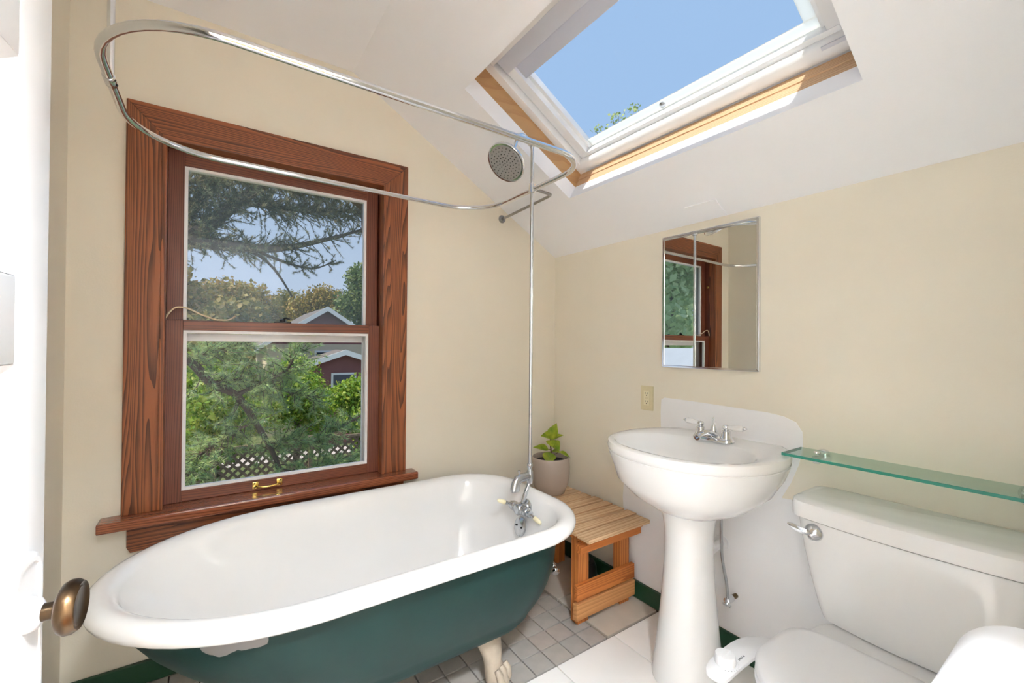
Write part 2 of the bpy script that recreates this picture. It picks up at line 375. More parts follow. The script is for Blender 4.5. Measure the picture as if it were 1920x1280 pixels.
# stool and apron
prism('window_stool', [(-2.000, -.075, .566), (-2.000, -.075, .592), (-1.990, -.068, .602), (-1.94, 0.0, .602), (-1.94, .0, .566)][:0] or
      [(-2.0, -.078, .568), (-.89, -.078, .568), (-.89, 0, .568), (CXi1, 0, .568), (CXi1, .045, .568), (CXi0, .045, .568), (CXi0, 0, .568), (-2.0, 0, .568)], (0, 0, .034), M_STOOL, w1, bev=.006)
prism('apron', [(-1.93, -.02, .568), (-.94, -.02, .568), (-.94, -.02, .53), (-.95, -.02, .51), (-1.92, -.02, .47), (-1.93, -.02, .49)], (0, .02, 0), M_OAK_X, w1, bev=.002)
def sash(x0, x1, z0, z1, gx0, gx1, gz0, gz1, y0, y1, gm, name):
    e = bpy.data.objects.new(name, None); COL.objects.link(e); e.location = ((x0+x1)/2, y0, z0); put(e, w1); e.location = e.location
    bv = .002
    box('sash_stile', (x0, y0, z0), (gx0, y1, z1), M_SASH_Z, e, bev=bv); box('sash_stile', (gx1, y0, z0), (x1, y1, z1), M_SASH_Z, e, bev=bv)
    box('sash_rail', (gx0, y0, z0), (gx1, y1, gz0), M_SASH_X, e, bev=bv); box('sash_rail', (gx0, y0, gz1), (gx1, y1, z1), M_SASH_X, e, bev=bv)
    b = .011
    ya, yb = y0+.006, y0+.022
    box('glazing_bead', (gx0, ya, gz0), (gx0+b, yb, gz1), M_WHITEMETAL, e); box('glazing_bead', (gx1-b, ya, gz0), (gx1, yb, gz1), M_WHITEMETAL, e)
    box('glazing_bead', (gx0+b, ya, gz0), (gx1-b, yb, gz0+b), M_WHITEMETAL, e); box('glazing_bead', (gx0+b, ya, gz1-b), (gx1-b, yb, gz1), M_WHITEMETAL, e)
    box('pane', (gx0+.002, yb, gz0+.002), (gx1-.002, yb+.003, gz1-.002), gm, e)
    return e
def sash2(*a):
    e = sash(*a); return e
SX0, SX1 = -1.840, -1.042
low = sash2(SX0, SX1, .603, 1.284, -1.783, -1.096, .645, 1.246, .031, .062, M_GLASS, 'lower_sash')
upp = sash2(SX0+.004, SX1-.004, 1.240, 1.930, -1.786, -1.098, 1.262, 1.876, .068, .098, M_GLASSUP, 'upper_sash')
# white aluminium storm frame outside
bm = bmesh.new()
for a, b in (((WX0+.004, WZ0), (WX0+.062, WZ1)), ((WX1-.062, WZ0), (WX1-.004, WZ1)), ((WX0+.06, WZ0), (WX1-.06, WZ0+.045)), ((WX0+.06, WZ1-.06), (WX1-.06, WZ1)), ((WX0+.06, 1.205), (WX1-.06, 1.235))):
    abox(bm, (a[0], .118, a[1]), (b[0], .138, b[1]))
link('storm_frame', bm, M_WHITEMETAL, w1)
# lift handle, sash lock, frayed sash cord, tiny brass pulley
def lift():
    bm = bmesh.new(); c = at(531, 903, .031); zc = .624; x = -1.50
    for s in (-1, 1): abox(bm, (x+s*.043-.011, .027, zc-.014), (x+s*.043+.011, .031, zc+.014), bev=.002)
    atube(bm, bez([(x-.040, .027, zc-.002), (x-.030, .012, zc-.004), (x, .008, zc-.006), (x+.030, .012, zc-.004), (x+.040, .027, zc-.002)], 5), .0048, 10)
    o = link('lift_handle', bm, M_BRASS, low, True); o['label'] = 'brass lift handle'
    for s in (-1, 1):
        for k in (-1, 1): lathe('screw', [(0, 0), (.0035, 0), (.002, .0016), (0, .0018)], (x+s*.043+s*.003, .0272, zc+k*.008), M_BRONZE, low, (0, -1, 0), 10)
lift()
bm = bmesh.new(); lx = -1.45
abox(bm, (lx-.032, .036, 1.284), (lx+.032, .056, 1.289), bev=.001); alathe(bm, [(0, 0), (.012, 0), (.012, .008), (.005, .012), (0, .012)], (lx, .046, 1.289), n=14)
atube(bm, bez([(lx, .046, 1.297), (lx+.012, .040, 1.305), (lx+.026, .038, 1.300)], 4), .0035, 8)
o = link('sash_lock', bm, M_BLACK, low, True); o['label'] = 'black sash lock'
cordp = bez([at(308, 600, .028), at(318, 585, .024), at(331, 576, .022), at(352, 578, .024), at(378, 590, .028), at(405, 599, .034), at(425, 600, .036), at(436, 596, .036), at(442, 592, .036)], 6)
for q in cordp: q.z = max(q.z, 1.2885)
o = tube('sash_cord', cordp, .0032, M_ROPE, w1, 8); o['label'] = 'frayed cotton sash cord'
for p in ((-1.837, 1.70),):
    lathe('sash_pulley', [(0, 0), (.011, 0), (.011, .004), (.006, .006), (0, .006)], (WX0+.004, .045, p[1]), M_BRASS, w1, (1, 0, 0), 14)

# ------------------------------------------------------------------ skylight
w2 = sempty('window_2', 'white framed roof skylight with a grey blind', SO)
def sb(name, lo, hi, m, bev=0): return box(name, lo, hi, m, w2, MS, bev, bool(bev))
e = .02
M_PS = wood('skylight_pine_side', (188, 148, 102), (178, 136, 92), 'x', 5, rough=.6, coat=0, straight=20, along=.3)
sb('wood_lining', (-e, -e, T), (SH+e, 0, .15), M_PS); sb('wood_lining', (-e, 0, T), (0, SW, .112), M_PINE_Y); sb('wood_lining', (-e, .0, .112), (.004, SW, .15), M_PINE_Y)
sb('wood_lining', (SH, 0, T), (SH+e, SW, .15), M_PINE_Y); sb('wood_lining', (-e, SW, T), (SH+e, SW+e, .15), M_PS)
# fixed white frame
fwid = .038
sb('skylight_frame', (-.02, -.02, .15), (SH+.02, fwid, .215), M_WHITEMETAL, .004); sb('skylight_frame', (-.02, SW-fwid, .15), (SH+.02, SW+.02, .215), M_WHITEMETAL, .004)
sb('skylight_frame', (-.02, fwid, .16), (.02, SW-fwid, .215), M_WHITEMETAL, .004); sb('skylight_frame', (SH-fwid, fwid, .15), (SH+.02, SW-fwid, .215), M_WHITEMETAL, .004)
# rounded bottom rail of the moving sash
bm = bmesh.new()
prof = [(.002, .172), (.004, .158), (.012, .150), (.026, .147), (.044, .149), (.056, .155), (.060, .163), (.060, .215), (.002, .215)]
aloft(bm, [[MS @ Vector((a, w, b)) for a, b in prof] for w in (.012, SW-.012)])
link('sash_bottom_rail', bm, M_WHITEMETAL, w2, True)
sb('sash_side_rail', (.06, fwid+.006, .178), (SH-.03, fwid+.052, .232), M_WHITEMETAL, .003)
sb('sash_side_rail', (.06, SW-fwid-.052, .178), (SH-.03, SW-fwid-.006, .232), M_WHITEMETAL, .003)
sb('sash_top_rail', (SH-.07, fwid+.006, .178), (SH-.03, SW-fwid-.006, .232), M_WHITEMETAL, .003)
sb('sash_bottom_lip', (.060, fwid+.02, .176), (.078, SW-fwid-.02, .232), M_WHITEMETAL, .002)
sb('glass_gasket', (.078, fwid+.052, .205), (SH-.07, fwid+.070, .232), M_WHITEMETAL, .002); sb('glass_gasket', (.078, SW-fwid-.070, .205), (SH-.07, SW-fwid-.052, .232), M_WHITEMETAL, .002)
M_FROST = glass('frosted_edge_glass', (240, 240, 236), haze=.8, hazecol=(255, 250, 240))
sb('frosted_edge_strip', (.078, fwid+.070, .214), (.112, SW-fwid-.070, .219), M_FROST)
sb('frosted_edge_strip', (.112, SW-fwid-.105, .214), (SH-.07, SW-fwid-.070, .219), M_FROST)
sb('pane', (.078, fwid+.066, .221), (SH-.07, SW-fwid-.066, .227), M_SKYGLASS)
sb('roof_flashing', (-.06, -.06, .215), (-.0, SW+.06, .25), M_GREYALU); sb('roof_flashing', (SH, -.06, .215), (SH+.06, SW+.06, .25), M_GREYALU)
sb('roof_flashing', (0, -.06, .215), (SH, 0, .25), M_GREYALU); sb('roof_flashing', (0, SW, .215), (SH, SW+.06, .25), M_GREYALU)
# grey roller blind at the head
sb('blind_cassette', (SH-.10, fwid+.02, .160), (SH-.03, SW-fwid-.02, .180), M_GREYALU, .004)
sb('blind_fabric', (SH-.165, fwid+.058, .186), (SH-.10, SW-fwid-.058, .189), M_BLIND)
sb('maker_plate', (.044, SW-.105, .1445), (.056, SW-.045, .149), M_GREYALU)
lathe('vent_knob', [(0, 0), (.012, 0), (.012, .003), (.007, .005), (0, .005)], MS @ Vector((.094, .50, .2135)), M_CHROME_OLD, w2, -tdv, 16)
# ------------------------------------------------------------------ open door
K = CAM+(fw+rt*((128-960)/F)-up*((1138-640)/F))*.440
th = math.radians(6)
dn = Vector((math.cos(th), -math.sin(th), 0)); du = Vector((math.sin(th), math.cos(th), 0))
Bp = K-dn*.034; Bp.z = 0                                  # foot of the knob axis on the door face
def dmat(o): return Matrix(((du.x, dn.x, 0, o.x), (du.y, dn.y, 0, o.y), (0, 0, 1, 0), (0, 0, 0, 1)))
MD = dmat(Bp)                                             # x: to free edge, y: into room, z
vE = fw+rt*((90-960)/F); 
tE = ((Bp-CAM).dot(dn))/vE.dot(dn); FE = (CAM+vE*tE-Bp).dot(du)   # free edge along the door
HW = -((Bp.y+2.035)/du.y)                                 # hinge side
d1 = sempty('door_1', 'white painted panel door standing open', MD @ Vector((HW, -.02, 0)))
def db(name, lo, hi, m=M_WPAINT, bev=.003, par=None): return box(name, lo, hi, m, par or d1, MD, bev, True)
ST = .066; TH = -.035
db('door_stile', (FE-ST, TH, .01), (FE, 0, 2.03)); db('door_stile', (HW, TH, .01), (HW+ST, 0, 2.03))
ka = [(.01, .20), (.47, .55), (.80, .88), (1.178, 1.262), (1.47, 1.55), (1.93, 2.03)]
for a, b in ka: db('door_rail', (HW+ST, TH, a), (FE-ST, 0, b))
for (a, b), (c, d) in zip(ka[:-1], ka[1:]):
    db('door_panel', (HW+ST, TH+.010, b), (FE-ST, -.013, c), bev=0)
    q = [(HW+ST, b), (FE-ST, b), (FE-ST, c), (HW+ST, c)]
    bm = bmesh.new()
    for i in range(4):
        (x0, z0), (x1, z1) = q[i], q[(i+1) % 4]; cx, cz = (HW+FE)/2, (b+c)/2
        ins = lambda x, z: (x+.016*(1 if x < cx else -1), z+.016*(1 if z < cz else -1))
        X0, Z0 = ins(x0, z0); X1, Z1 = ins(x1, z1)
        P = [MD @ Vector(v) for v in ((x0, -.001, z0), (x1, -.001, z1), (X1, -.012, Z1), (X0, -.012, Z0))]; Q = [MD @ Vector(v) for v in ((x0, -.016, z0), (x1, -.016, z1), (X1, -.016, Z1), (X0, -.016, Z0))]
        aloft(bm, [P, Q])
    link('panel_moulding', bm, M_WPAINT, d1)
kz = K.z
pts = [(-.028, kz-.15), (.028, kz-.15), (.028, kz+.040), (.022, kz+.053), (.012, kz+.058), (-.012, kz+.058), (-.022, kz+.053), (-.028, kz+.040)]
bm = bmesh.new(); rings = []
for k, h in ((1, .0), (1, .004), (.90, .0065), (.80, .0065), (.77, .0050)): rings.append([MD @ Vector((a*k, h, kz-.04+(b-kz+.04)*(1-(1-k)*.45))) for a, b in pts])
aloft(bm, rings)
lp = link('lock_plate', bm, M_WPAINT, d1, math.radians(25)); lp['label'] = 'thickly painted lock plate'
def mdp(a, h, z): return MD @ Vector((a, h, z))
lathe('rosette', [(0, 0), (.017, 0), (.014, .008), (.0095, .011), (0, .011)], mdp(0, .005, kz), M_WPAINT, lp, dn)
bm = bmesh.new(); alathe(bm, [(0, 0), (.0045, 0), (.0045, .002), (0, .002)], mdp(0, .0050, kz-.082), dn, 12)
abox(bm, (-.002, .005, kz-.105), (.002, .0072, kz-.084), MD); link('keyhole', bm, M_DARK, lp)  # raised piece; the dark of the hole is put into its colour
kp = [(0, .008), (.0085, .008), (.0082, .022), (.0085, .0245), (.016, .0265), (.0235, .030), (.0258, .0345), (.0255, .0395), (.0225, .0440), (.0205, .0425), (.0190, .0420), (.0178, .0432), (.0155, .0418), (0, .0412)]
kn = lathe('door_knob', kp, mdp(0, 0, kz), M_BRONZE, d1, dn, 32); kn['label'] = 'round worn bronze knob'
for s in (.3, 1.75): db('hinge', (HW-.004, -.012, s), (HW+.012, .006, s+.09), M_WPAINT)
# ------------------------------------------------------------------ bathtub
YC = -.537
def plan(xl, xr, hw, rc, z, yc=YC, rl=None):
    rl = rl or hw; p = []
    def arc(cx, cy, rx, ry, a0, a1, n, end=False):
        for i in range(n+(1 if end else 0)): a = a0+(a1-a0)*i/n; p.append(Vector((cx+rx*math.cos(a), cy+ry*math.sin(a), z)))
    arc(xl+rl, yc, rl, hw, PI/2, 1.5*PI, 28)
    for i in range(14): p.append(Vector((xl+rl+(xr-rc-xl-rl)*i/14, yc-hw, z)))
    arc(xr-rc, yc-hw+rc, rc, rc, -PI/2, 0, 12)
    for i in range(6): p.append(Vector((xr, yc-hw+rc+(2*hw-2*rc)*i/6, z)))
    arc(xr-rc, yc+hw-rc, rc, rc, 0, PI/2, 12)
    for i in range(14): p.append(Vector((xr-rc+(xl+rl-xr+rc)*i/14, yc+hw, z)))
    return p
RX0, RX1, RHW, RZ = -1.948, -.534, .391, .590
tub = thing('bathtub', 'clawfoot bathtub, white enamel inside and dark green outside, under the window', 'bathtub', (-1.25, YC, 0))
def rim(i, z, rc=.26): return plan(RX0+i, RX1-i, RHW-i, max(rc-i, .05), z, rl=.50-i)
def body(t, z, inset=.0):
    # t=0 under the rim, 1 at the bottom; the head end slopes more than the drain end
    xl = RX0+.055+t**1.5*.30; xr = RX1-.058-.020*min(1, 5*t)-t**3*.055; hw = RHW-.055-t**2.2*.085
    return plan(xl+inset, xr-inset, hw-inset, .205-.02*t, z, rl=.44-.14*t)
outer = []
for t in np.linspace(1, 0, 15): outer.append(body(t, .245+(.543-.245)*(1-t)))
b0 = body(1, .245); cen = Vector((-1.13, YC, .0))
def shrink(r, k, z): return [Vector((cen.x+(p.x-cen.x)*k, cen.y+(p.y-cen.y)*k, z)) for p in r]
outer = [shrink(b0, .45, .188), shrink(b0, .76, .191), shrink(b0, .86, .198), shrink(b0, .94, .213), shrink(b0, .985, .231)]+outer
def tubpaint():
    m = mat('green_bath_paint', (13, 47, 44), .5, spec=.3, vary=.12, scale=6, bump=.06, bscale=40)
    n, l = m.node_tree.nodes, m.node_tree.links; b = n['Principled BSDF']
    # a patch where the paint has flaked off to grey iron
    t = n.new('ShaderNodeTexCoord'); nz = n.new('ShaderNodeTexNoise'); nz.inputs['Scale'].default_value = 16; nz.inputs['Detail'].default_value = 5
    l.new(t.outputs['Object'], nz.inputs['Vector'])
    mp = n.new('ShaderNodeMapping'); l.new(t.outputs['Object'], mp.inputs[0])
    c = CHIP; sc = (1/.072, 1/.2, 1/.030); mp.inputs['Scale'].default_value = sc; mp.inputs['Location'].default_value = [-a*s for a, s in zip(c, sc)]
    ln = n.new('ShaderNodeVectorMath'); ln.operation = 'LENGTH'; l.new(mp.outputs[0], ln.inputs[0])
    ad = n.new('ShaderNodeMath'); ad.operation = 'MULTIPLY_ADD'; ad.inputs[1].default_value = 1.6; l.new(nz.outputs['Fac'], ad.inputs[0]); l.new(ln.outputs['Value'], ad.inputs[2])
    th_ = n.new('ShaderNodeMath'); th_.operation = 'LESS_THAN'; th_.inputs[1].default_value = 1.75; l.new(ad.outputs[0], th_.inputs[0])
    mx = n.new('ShaderNodeMix'); mx.data_type = 'RGBA'
    src = b.inputs['Base Color'].links[0].from_socket
    l.new(th_.outputs[0], mx.inputs[0]); l.new(src, mx.inputs[6]); mx.inputs[7].default_value = lin((128, 126, 126))+(1,)
    l.new(mx.outputs[2], b.inputs['Base Color']); return m
CHIP = at(425, 1226, -.87)
loft('tub_shell', outer, tubpaint(), tub, cap1=False)
inner = [body(0, .543), rim(.040, .541), rim(.016, .5415), rim(.004, .551), rim(0, .564), rim(.004, .577), rim(.014, .586), rim(.028, RZ), rim(.044, .588), rim(.058, .580), rim(.068, .566), rim(.076, .543)]
for t in np.linspace(.12, 1, 12):
    z = .235+(.533-.235)*(1-t); xl = RX0+.088+t**1.25*.36; xr = RX1-.100-t**1.6*.080; hw = RHW-.086-t**2.2*.10
    inner.append(plan(xl, xr, hw, max(.20-.05*t, .1), z, rl=.40-.14*t))
b1 = inner[-1]; inner += [shrink(b1, .93, .224), shrink(b1, .80, .219), shrink(b1, .45, .217)]
en = loft('enamel_basin', inner, M_ENAMEL, tub, cap0=False)
def foot(x, y, sx, sy):
    e_ = Vector((sx, sy, 0)).normalized(); sidev = Vector((-e_.y, e_.x, 0))
    P = [Vector((x, y, 0))+e_*a+Vector((0, 0, z)) for a, z in ((-.065, .262), (-.050, .215), (-.026, .16), (-.010, .11), (-.006, .078), (.006, .052), (.016, .026), (.016, .001))]
    wd = [(.095, .020), (.080, .030), (.060, .036), (.042, .034), (.034, .030), (.040, .038), (.043, .044), (.034, .036)]
    rings = [[p+sidev*(w*math.cos(a))+e_*(d*math.sin(a)) for a in np.linspace(0, 2*PI, 16, endpoint=False)] for p, (w, d) in zip(P, wd)]
    bm = bmesh.new(); aloft(bm, rings)
    for k in (-1, 0, 1):                                    # toes over the ball
        q = P[5]+e_*.034+sidev*k*.025
        atube(bm, [q+Vector((0, 0, .020))-e_*.012, q+Vector((0, 0, .006)), q+Vector((0, 0, -.018))+e_*.005, q+Vector((0, 0, -.043))], [.010, .014, .013, .008], 8)
    link('claw_foot', bm, M_CLAW, tub, True)
foot(-.858, -.700, .35, -.75); foot(-.80, -.36, .5, .6); foot(-1.50, -.700, -.35, -.75); foot(-1.50, -.37, -.35, .75)
lathe('overflow_plate', [(0, 0), (.038, 0), (.038, .004), (.032, .008), (0, .009)], (-.652, -.570, .462), M_CHROME_OLD, tub, (-.96, 0, .25), 28)
for s in (-1, 1): lathe('screw', [(0, 0), (.004, 0), (.003, .003), (0, .003)], (-.661, -.570+s*.018, .465), M_DARK, tub, (-.96, 0, .25), 8)

# ------------------------------------------------------------------ tub filler, riser, shower ring
RXp, RYp = -.612, -.578
SZ = .664
sh = thing('shower_fixture', 'chrome tub filler with riser pipe, shower head and oval curtain ring', 'shower', (RXp, RYp, .54))
FY, FZ = -.572, .535
fb = lathe('faucet_body', [(0, 0), (.034, 0), (.034, .006), (.027, .010), (.022, .020), (.024, .026), (.024, .050), (.018, .056), (0, .056)], (-.622, FY, FZ), M_CHROME_OLD, sh, (-1, 0, .05), 28)
lathe('faucet_union', [(0, -.056), (.013, -.056), (.019, -.050), (.019, -.034), (.015, -.030), (.019, -.02), (.019, .02), (.015, .030), (.019, .034), (.019, .050), (.013, .056), (0, .056)], (-.656, FY, FZ), M_CHROME_OLD, fb, (0, 1, 0), 24)
tube('filler_pipe', [(-.648, FY, FZ+.012), (-.632, FY-.003, FZ+.06), (RXp, RYp, SZ-.02)], .0092, M_CHROME_OLD, sh)
for s, d in ((1, (-.80, .35, .30)), (-1, (.15, -.85, -.30))):
    hb = Vector((-.656, FY+s*.058, FZ)); dv = Vector(d).normalized()
    hh = lathe('valve_handle', [(0, -.004), (.013, -.004), (.015, .004), (.013, .012), (.007, .014), (0, .014)], hb, M_CHROME_OLD, sh, (0, s, 0))
    st = hb+Vector((0, s*.006, 0))
    tube('lever_neck', [st, st+dv*.014, st+dv*.026], [.008, .0062, .0075], M_CHROME_OLD, hh)
    tube('lever_grip', [st+dv*.024, st+dv*.032, st+dv*.052, st+dv*.062], [.007, .009, .008, .005], M_BONE, hh)
# spout at the top of the filler pipe
lathe('riser_coupling', [(.012, -.03), (.014, -.025), (.014, .018), (.010, .024), (.010, .032), (.012, .034), (.012, .048), (.008, .052)], (RXp, RYp, SZ), M_CHROME_OLD, sh)
bm = bmesh.new(); spd = Vector((-.96, -.08, 0)).normalized(); o_ = Vector((RXp, RYp, SZ)); sv = Vector((0, 0, 1)).cross(spd)
def sec(c, a, h, w): return [c+sv*(w*math.cos(t))+a*(h*math.sin(t)) for t in np.linspace(0, 2*PI, 14, endpoint=False)]
Z = Vector((0, 0, 1))
aloft(bm, [sec(o_+spd*d+Z*z, (Z*ca+spd*sa), h, w) for d, z, ca, sa, h, w in ((.0, 0, 1, 0, .017, .012), (.02, 0, 1, 0, .017, .013), (.05, -.001, 1, .05, .018, .015), (.066, -.006, .85, .5, .021, .016), (.076, -.020, .3, .95, .020, .016), (.080, -.040, .05, 1, .021, .017), (.081, -.048, 0, 1, .021, .017))])
alathe(bm, [(.003, 0), (.003, .009), (.006, .010), (.006, .015), (0, .016)], o_+spd*.058+Z*.016, n=12)
link('spout', bm, M_CHROME_OLD, sh, True)
tube('riser_pipe', [(RXp, RYp, SZ+.05), (RXp, RYp, 1.3), (RXp, RYp, 2.00), (RXp-.003, RYp-.002, 2.018), (RXp-.012, RYp-.006, 2.030)], .0072, M_CHROME_OLD, sh)
# curtain ring
ZR = 1.842; cx = [(-.606, -.912, .14), (-.606, -.175, .22), (-1.905, -.175, .24), (-1.905, -.912, .24)]
ring = []
for i, (x, y, r) in enumerate(cx):
    sx_ = -1 if x > -1.2 else 1; sy_ = 1 if y < -.5 else -1; c = Vector((x+sx_*r, y+sy_*r, ZR))
    a0 = {0: -PI/2, 1: 0, 2: PI/2, 3: PI}[i]
    for k in range(13): a = a0+PI/2*k/12; ring.append(c+Vector((r*math.cos(a), r*math.sin(a), 0)))
def densify(p):
    out = []
    for a, b in zip(p, p[1:]+p[:1]):
        n = max(1, int((b-a).length/.08)); out += [a.lerp(b, i/n) for i in range(n)]
    return out
cr = tube('curtain_ring', densify(ring), .0100, M_CHROME, sh, 14, True); cr['label'] = 'rounded chrome curtain ring'
lathe('ring_sleeve', [(.0105, -.022), (.0125, -.02), (.0125, .02), (.0105, .022)], (-1.905, -.575, ZR), M_CHROME, cr, (0, 1, 0))
for k in (-.012, .012): lathe('set_screw', [(0, 0), (.003, 0), (.003, .003), (0, .003)], (-1.895, -.575+k, ZR-.004), M_DARK, cr, (1, 0, -.4), 8)
hg = tube('ceiling_hanger', [(-1.905, -.57, ZR+.005), (-1.905, -.57, ZC-.002)], .0078, M_CHROME, sh)
lathe('ceiling_flange', [(0, 0), (.028, 0), (.026, -.006), (.011, -.012), (.011, -.02)], (-1.905, -.57, ZC), M_CHROME, sh)
br = tube('wall_brace', bez([(-.383, -.004, 1.892), (-.400, -.22, 1.889), (-.418, -.43, 1.886), (-.428, -.472, 1.884), (-.452, -.492, 1.880), (-.53, -.528, 1.866), (RXp+.006, RYp+.006, 1.850)], 6), .0068, M_CHROME_DARK, sh)
lathe('brace_flange', [(0, 0), (.022, 0), (.021, .004), (.009, .008), (.009, .016)], (-.383, 0, 1.892), M_CHROME_DARK, br, (0, -1, 0), 20)
lathe('ring_clamp', [(.010, -.020), (.014, -.018), (.014, .018), (.010, .020)], (RXp, RYp, ZR+.004), M_CHROME, sh)
# shower head
lathe('arm_nut', [(0, -.014), (.012, -.014), (.014, -.008), (.014, .008), (.012, .014), (0, .014)], (RXp-.008, RYp-.004, 2.028), M_CHROME, sh, (-.9, -.25, .25), 8)
HC = Vector((-.772, -.622, 1.897)); HN = Vector((-.68, -.18, -.71)).normalized()   # face centre and facing
tube('shower_arm', bez([(RXp-.010, RYp-.005, 2.030), (RXp-.05, RYp-.014, 2.042), (RXp-.085, RYp-.020, 2.028), HC-HN*.045], 5), .0075, M_CHROME, sh)
hd = lathe('shower_head', [(0, -.050), (.010, -.050), (.013, -.042), (.013, -.034), (.024, -.028), (.055, -.020), (.074, -.014), (.079, -.006), (.079, .0), (.076, .003), (.070, .002), (.0, .001)], HC, M_CHROME, sh, HN, 40)
fc = lathe('spray_face', [(0, 0), (.069, 0), (.068, .003), (0, .004)], HC+HN*.001, M_STEELFACE, hd, HN, 36)
a_ = HN.orthogonal().normalized(); b_ = HN.cross(a_); nm = None; bm = bmesh.new()
for rr, n in ((0, 1), (.012, 6), (.024, 12), (.036, 16), (.048, 20), (.060, 24)):
    for k in range(n):
        a = 2*PI*k/n+rr*9; alathe(bm, [(0, 0), (.0021, 0), (.0014, .0022), (0, .0022)], HC+HN*.0048+(a_*math.cos(a)+b_*math.sin(a))*rr, HN, 6)
o = link('nozzles', bm, M_DARK, hd); o['kind'] = 'stuff'

# ------------------------------------------------------------------ tub supply stub with valve
sv_ = thing('supply_valve', 'chrome bath supply pipe with a shutoff valve beside the tub', 'valve', (-.44, -.53, 0))
VP = Vector((-.445, -.525, .235))
tube('supply_riser', [VP+Vector((0, 0, .01)), VP+Vector((-.008, -.004, .10)), VP+Vector((-.02, -.01, .22)), VP+Vector((-.06, -.02, .30))], .005, M_WHITEMETAL, sv_)
tube('supply_pipe', [VP+Vector((0, .01, -.005)), (-.385, -.38, .235), (-.298, -.20, .235), (-.25, -.004, .235)], .008, M_WHITEMETAL, sv_)
lathe('valve_body', [(.006, -.025), (.011, -.02), (.011, .018), (.014, .022), (.014, .036), (.009, .040)], VP, M_CHROME, sv_, (.25, .95, 0))
lathe('valve_knob', [(0, 0), (.016, 0), (.019, .005), (.016, .011), (0, .011)], VP+Vector((-.012, -.034, -.012)), M_CHROME, sv_, (-.3, -.8, -.4), 16)
lathe('wall_flange', [(0, 0), (.022, 0), (.019, .006), (.009, .01)], (-.25, 0, .235), M_CHROME, sv_, (0, -1, 0), 18)
# ------------------------------------------------------------------ bench
bn = thing('slatted_bench', 'low rough wooden bench with slatted top in the corner', 'bench', (-.23, -.40, 0))
BZ = .410
yy = -.732
widths = [.072, .060, .064, .052, .062, .064, .056, .062, .052]
for i, w in enumerate(widths):
    box('slat', (-.420+random.uniform(-.006, .006), yy, BZ-.017+random.uniform(-.001, .001)), (-.040+random.uniform(-.004, .010), yy+w, BZ+random.uniform(-.001, .001)), M_PALLET_X, bn, bev=.002); yy += w+.013
yend = yy-.013
for x in (-.405, -.085): box('side_rail', (x, -.70, BZ-.040), (x+.035, yend-.01, BZ-.0185), M_PALLET_Z, bn, bev=.002)
for y in (-.665, -.20):
    box('crossbar', (-.425, y-.02, BZ-.078), (-.045, y+.012, BZ-.0415), M_PALLET_T, bn, bev=.002)
for x0, x1 in ((-.388, -.325), (-.122, -.062)):
    for y in (-.652, -.20): box('leg', (x0, y+.024, 0.0), (x1, y+.068, BZ-.0415), M_PALLET_Z, bn, bev=.002)
for z0, z1, dx in ((.034, .104, 0), (.113, .179, .006)):
    box('end_board', (-.416+dx, -.652+dx*.5, z0), (-.048, -.6285, z1), M_PALLET_B if dx == 0 else M_PALLET_T, bn, bev=.002)
    box('end_board', (-.402+dx, -.140, z0), (-.034, -.120, z1), M_PALLET_T, bn, bev=.002)
# black drain plunger standing under the bench
pg = thing('plunger', 'black rubber object standing on the floor under the bench', 'plunger', (-.085, -.36, 0))
lathe('rubber_cup', [(.0, .0), (.058, .0), (.062, .012), (.058, .06), (.046, .085), (.022, .088), (.018, .115), (0, .115)], (-.085, -.36, 0), M_BLACK, pg, n=24)
tube('handle', [(-.085, -.36, .11), (-.10, -.33, .22), (-.115, -.30, .315)], .011, M_BLACK, pg)
# ------------------------------------------------------------------ potted plant
PC = Vector((-.190, -.200, BZ+.0005))
pp = thing('potted_plant', 'lime green leafy plant in a mauve grey glazed pot on the bench', 'plant', PC)
lathe('pot', [(0, .001), (.066, .001), (.076, .006), (.094, .05), (.102, .10), (.1035, .14), (.101, .175), (.098, .190), (.096, .194), (.0935, .192), (.093, .175), (.092, .165), (0, .160)], PC, M_POT, pp, n=40)
lathe('soil', [(0, .158), (.0905, .162), (.088, .168), (.04, .172), (0, .170)], PC, M_SOIL, pp, n=30)
S0 = PC+Vector((0, .0, .168))
stem = bez([S0, S0+Vector((.003, 0, .05)), S0+Vector((.0, .003, .095)), S0+Vector((.006, .003, .140))], 5)
tube('stem', stem, [.0045-.00012*i for i in range(len(stem))], M_STEM, pp, 8)
def leaf(base, tip, wid, droop, nrm):
    base, tip = Vector(base), Vector(tip); d = tip-base; L = d.length; d.normalize(); nrm = Vector(nrm); nrm = (nrm-d*nrm.dot(d)).normalized(); s = d.cross(nrm)
    prof = [(0, .05), (.10, .55), (.25, .92), (.42, 1.0), (.60, .80), (.80, .42), (.93, .15), (1, .01)]
    bm = bmesh.new(); top = []
    for t, w in prof:
        c = base+d*(t*L)-nrm*(droop*L*t*t)
        top.append([bm.verts.new(c+s*(k*w*wid)+nrm*(abs(k)*w*wid*.35)) for k in (-1, -.5, 0, .5, 1)])
    for A, B in zip(top, top[1:]):
        for i in range(4): bm.faces.new((A[i], A[i+1], B[i+1], B[i]))
    r = bmesh.ops.solidify(bm, geom=bm.faces[:], thickness=.0008)
    return link('leaf', bm, M_LEAF, pp, True)
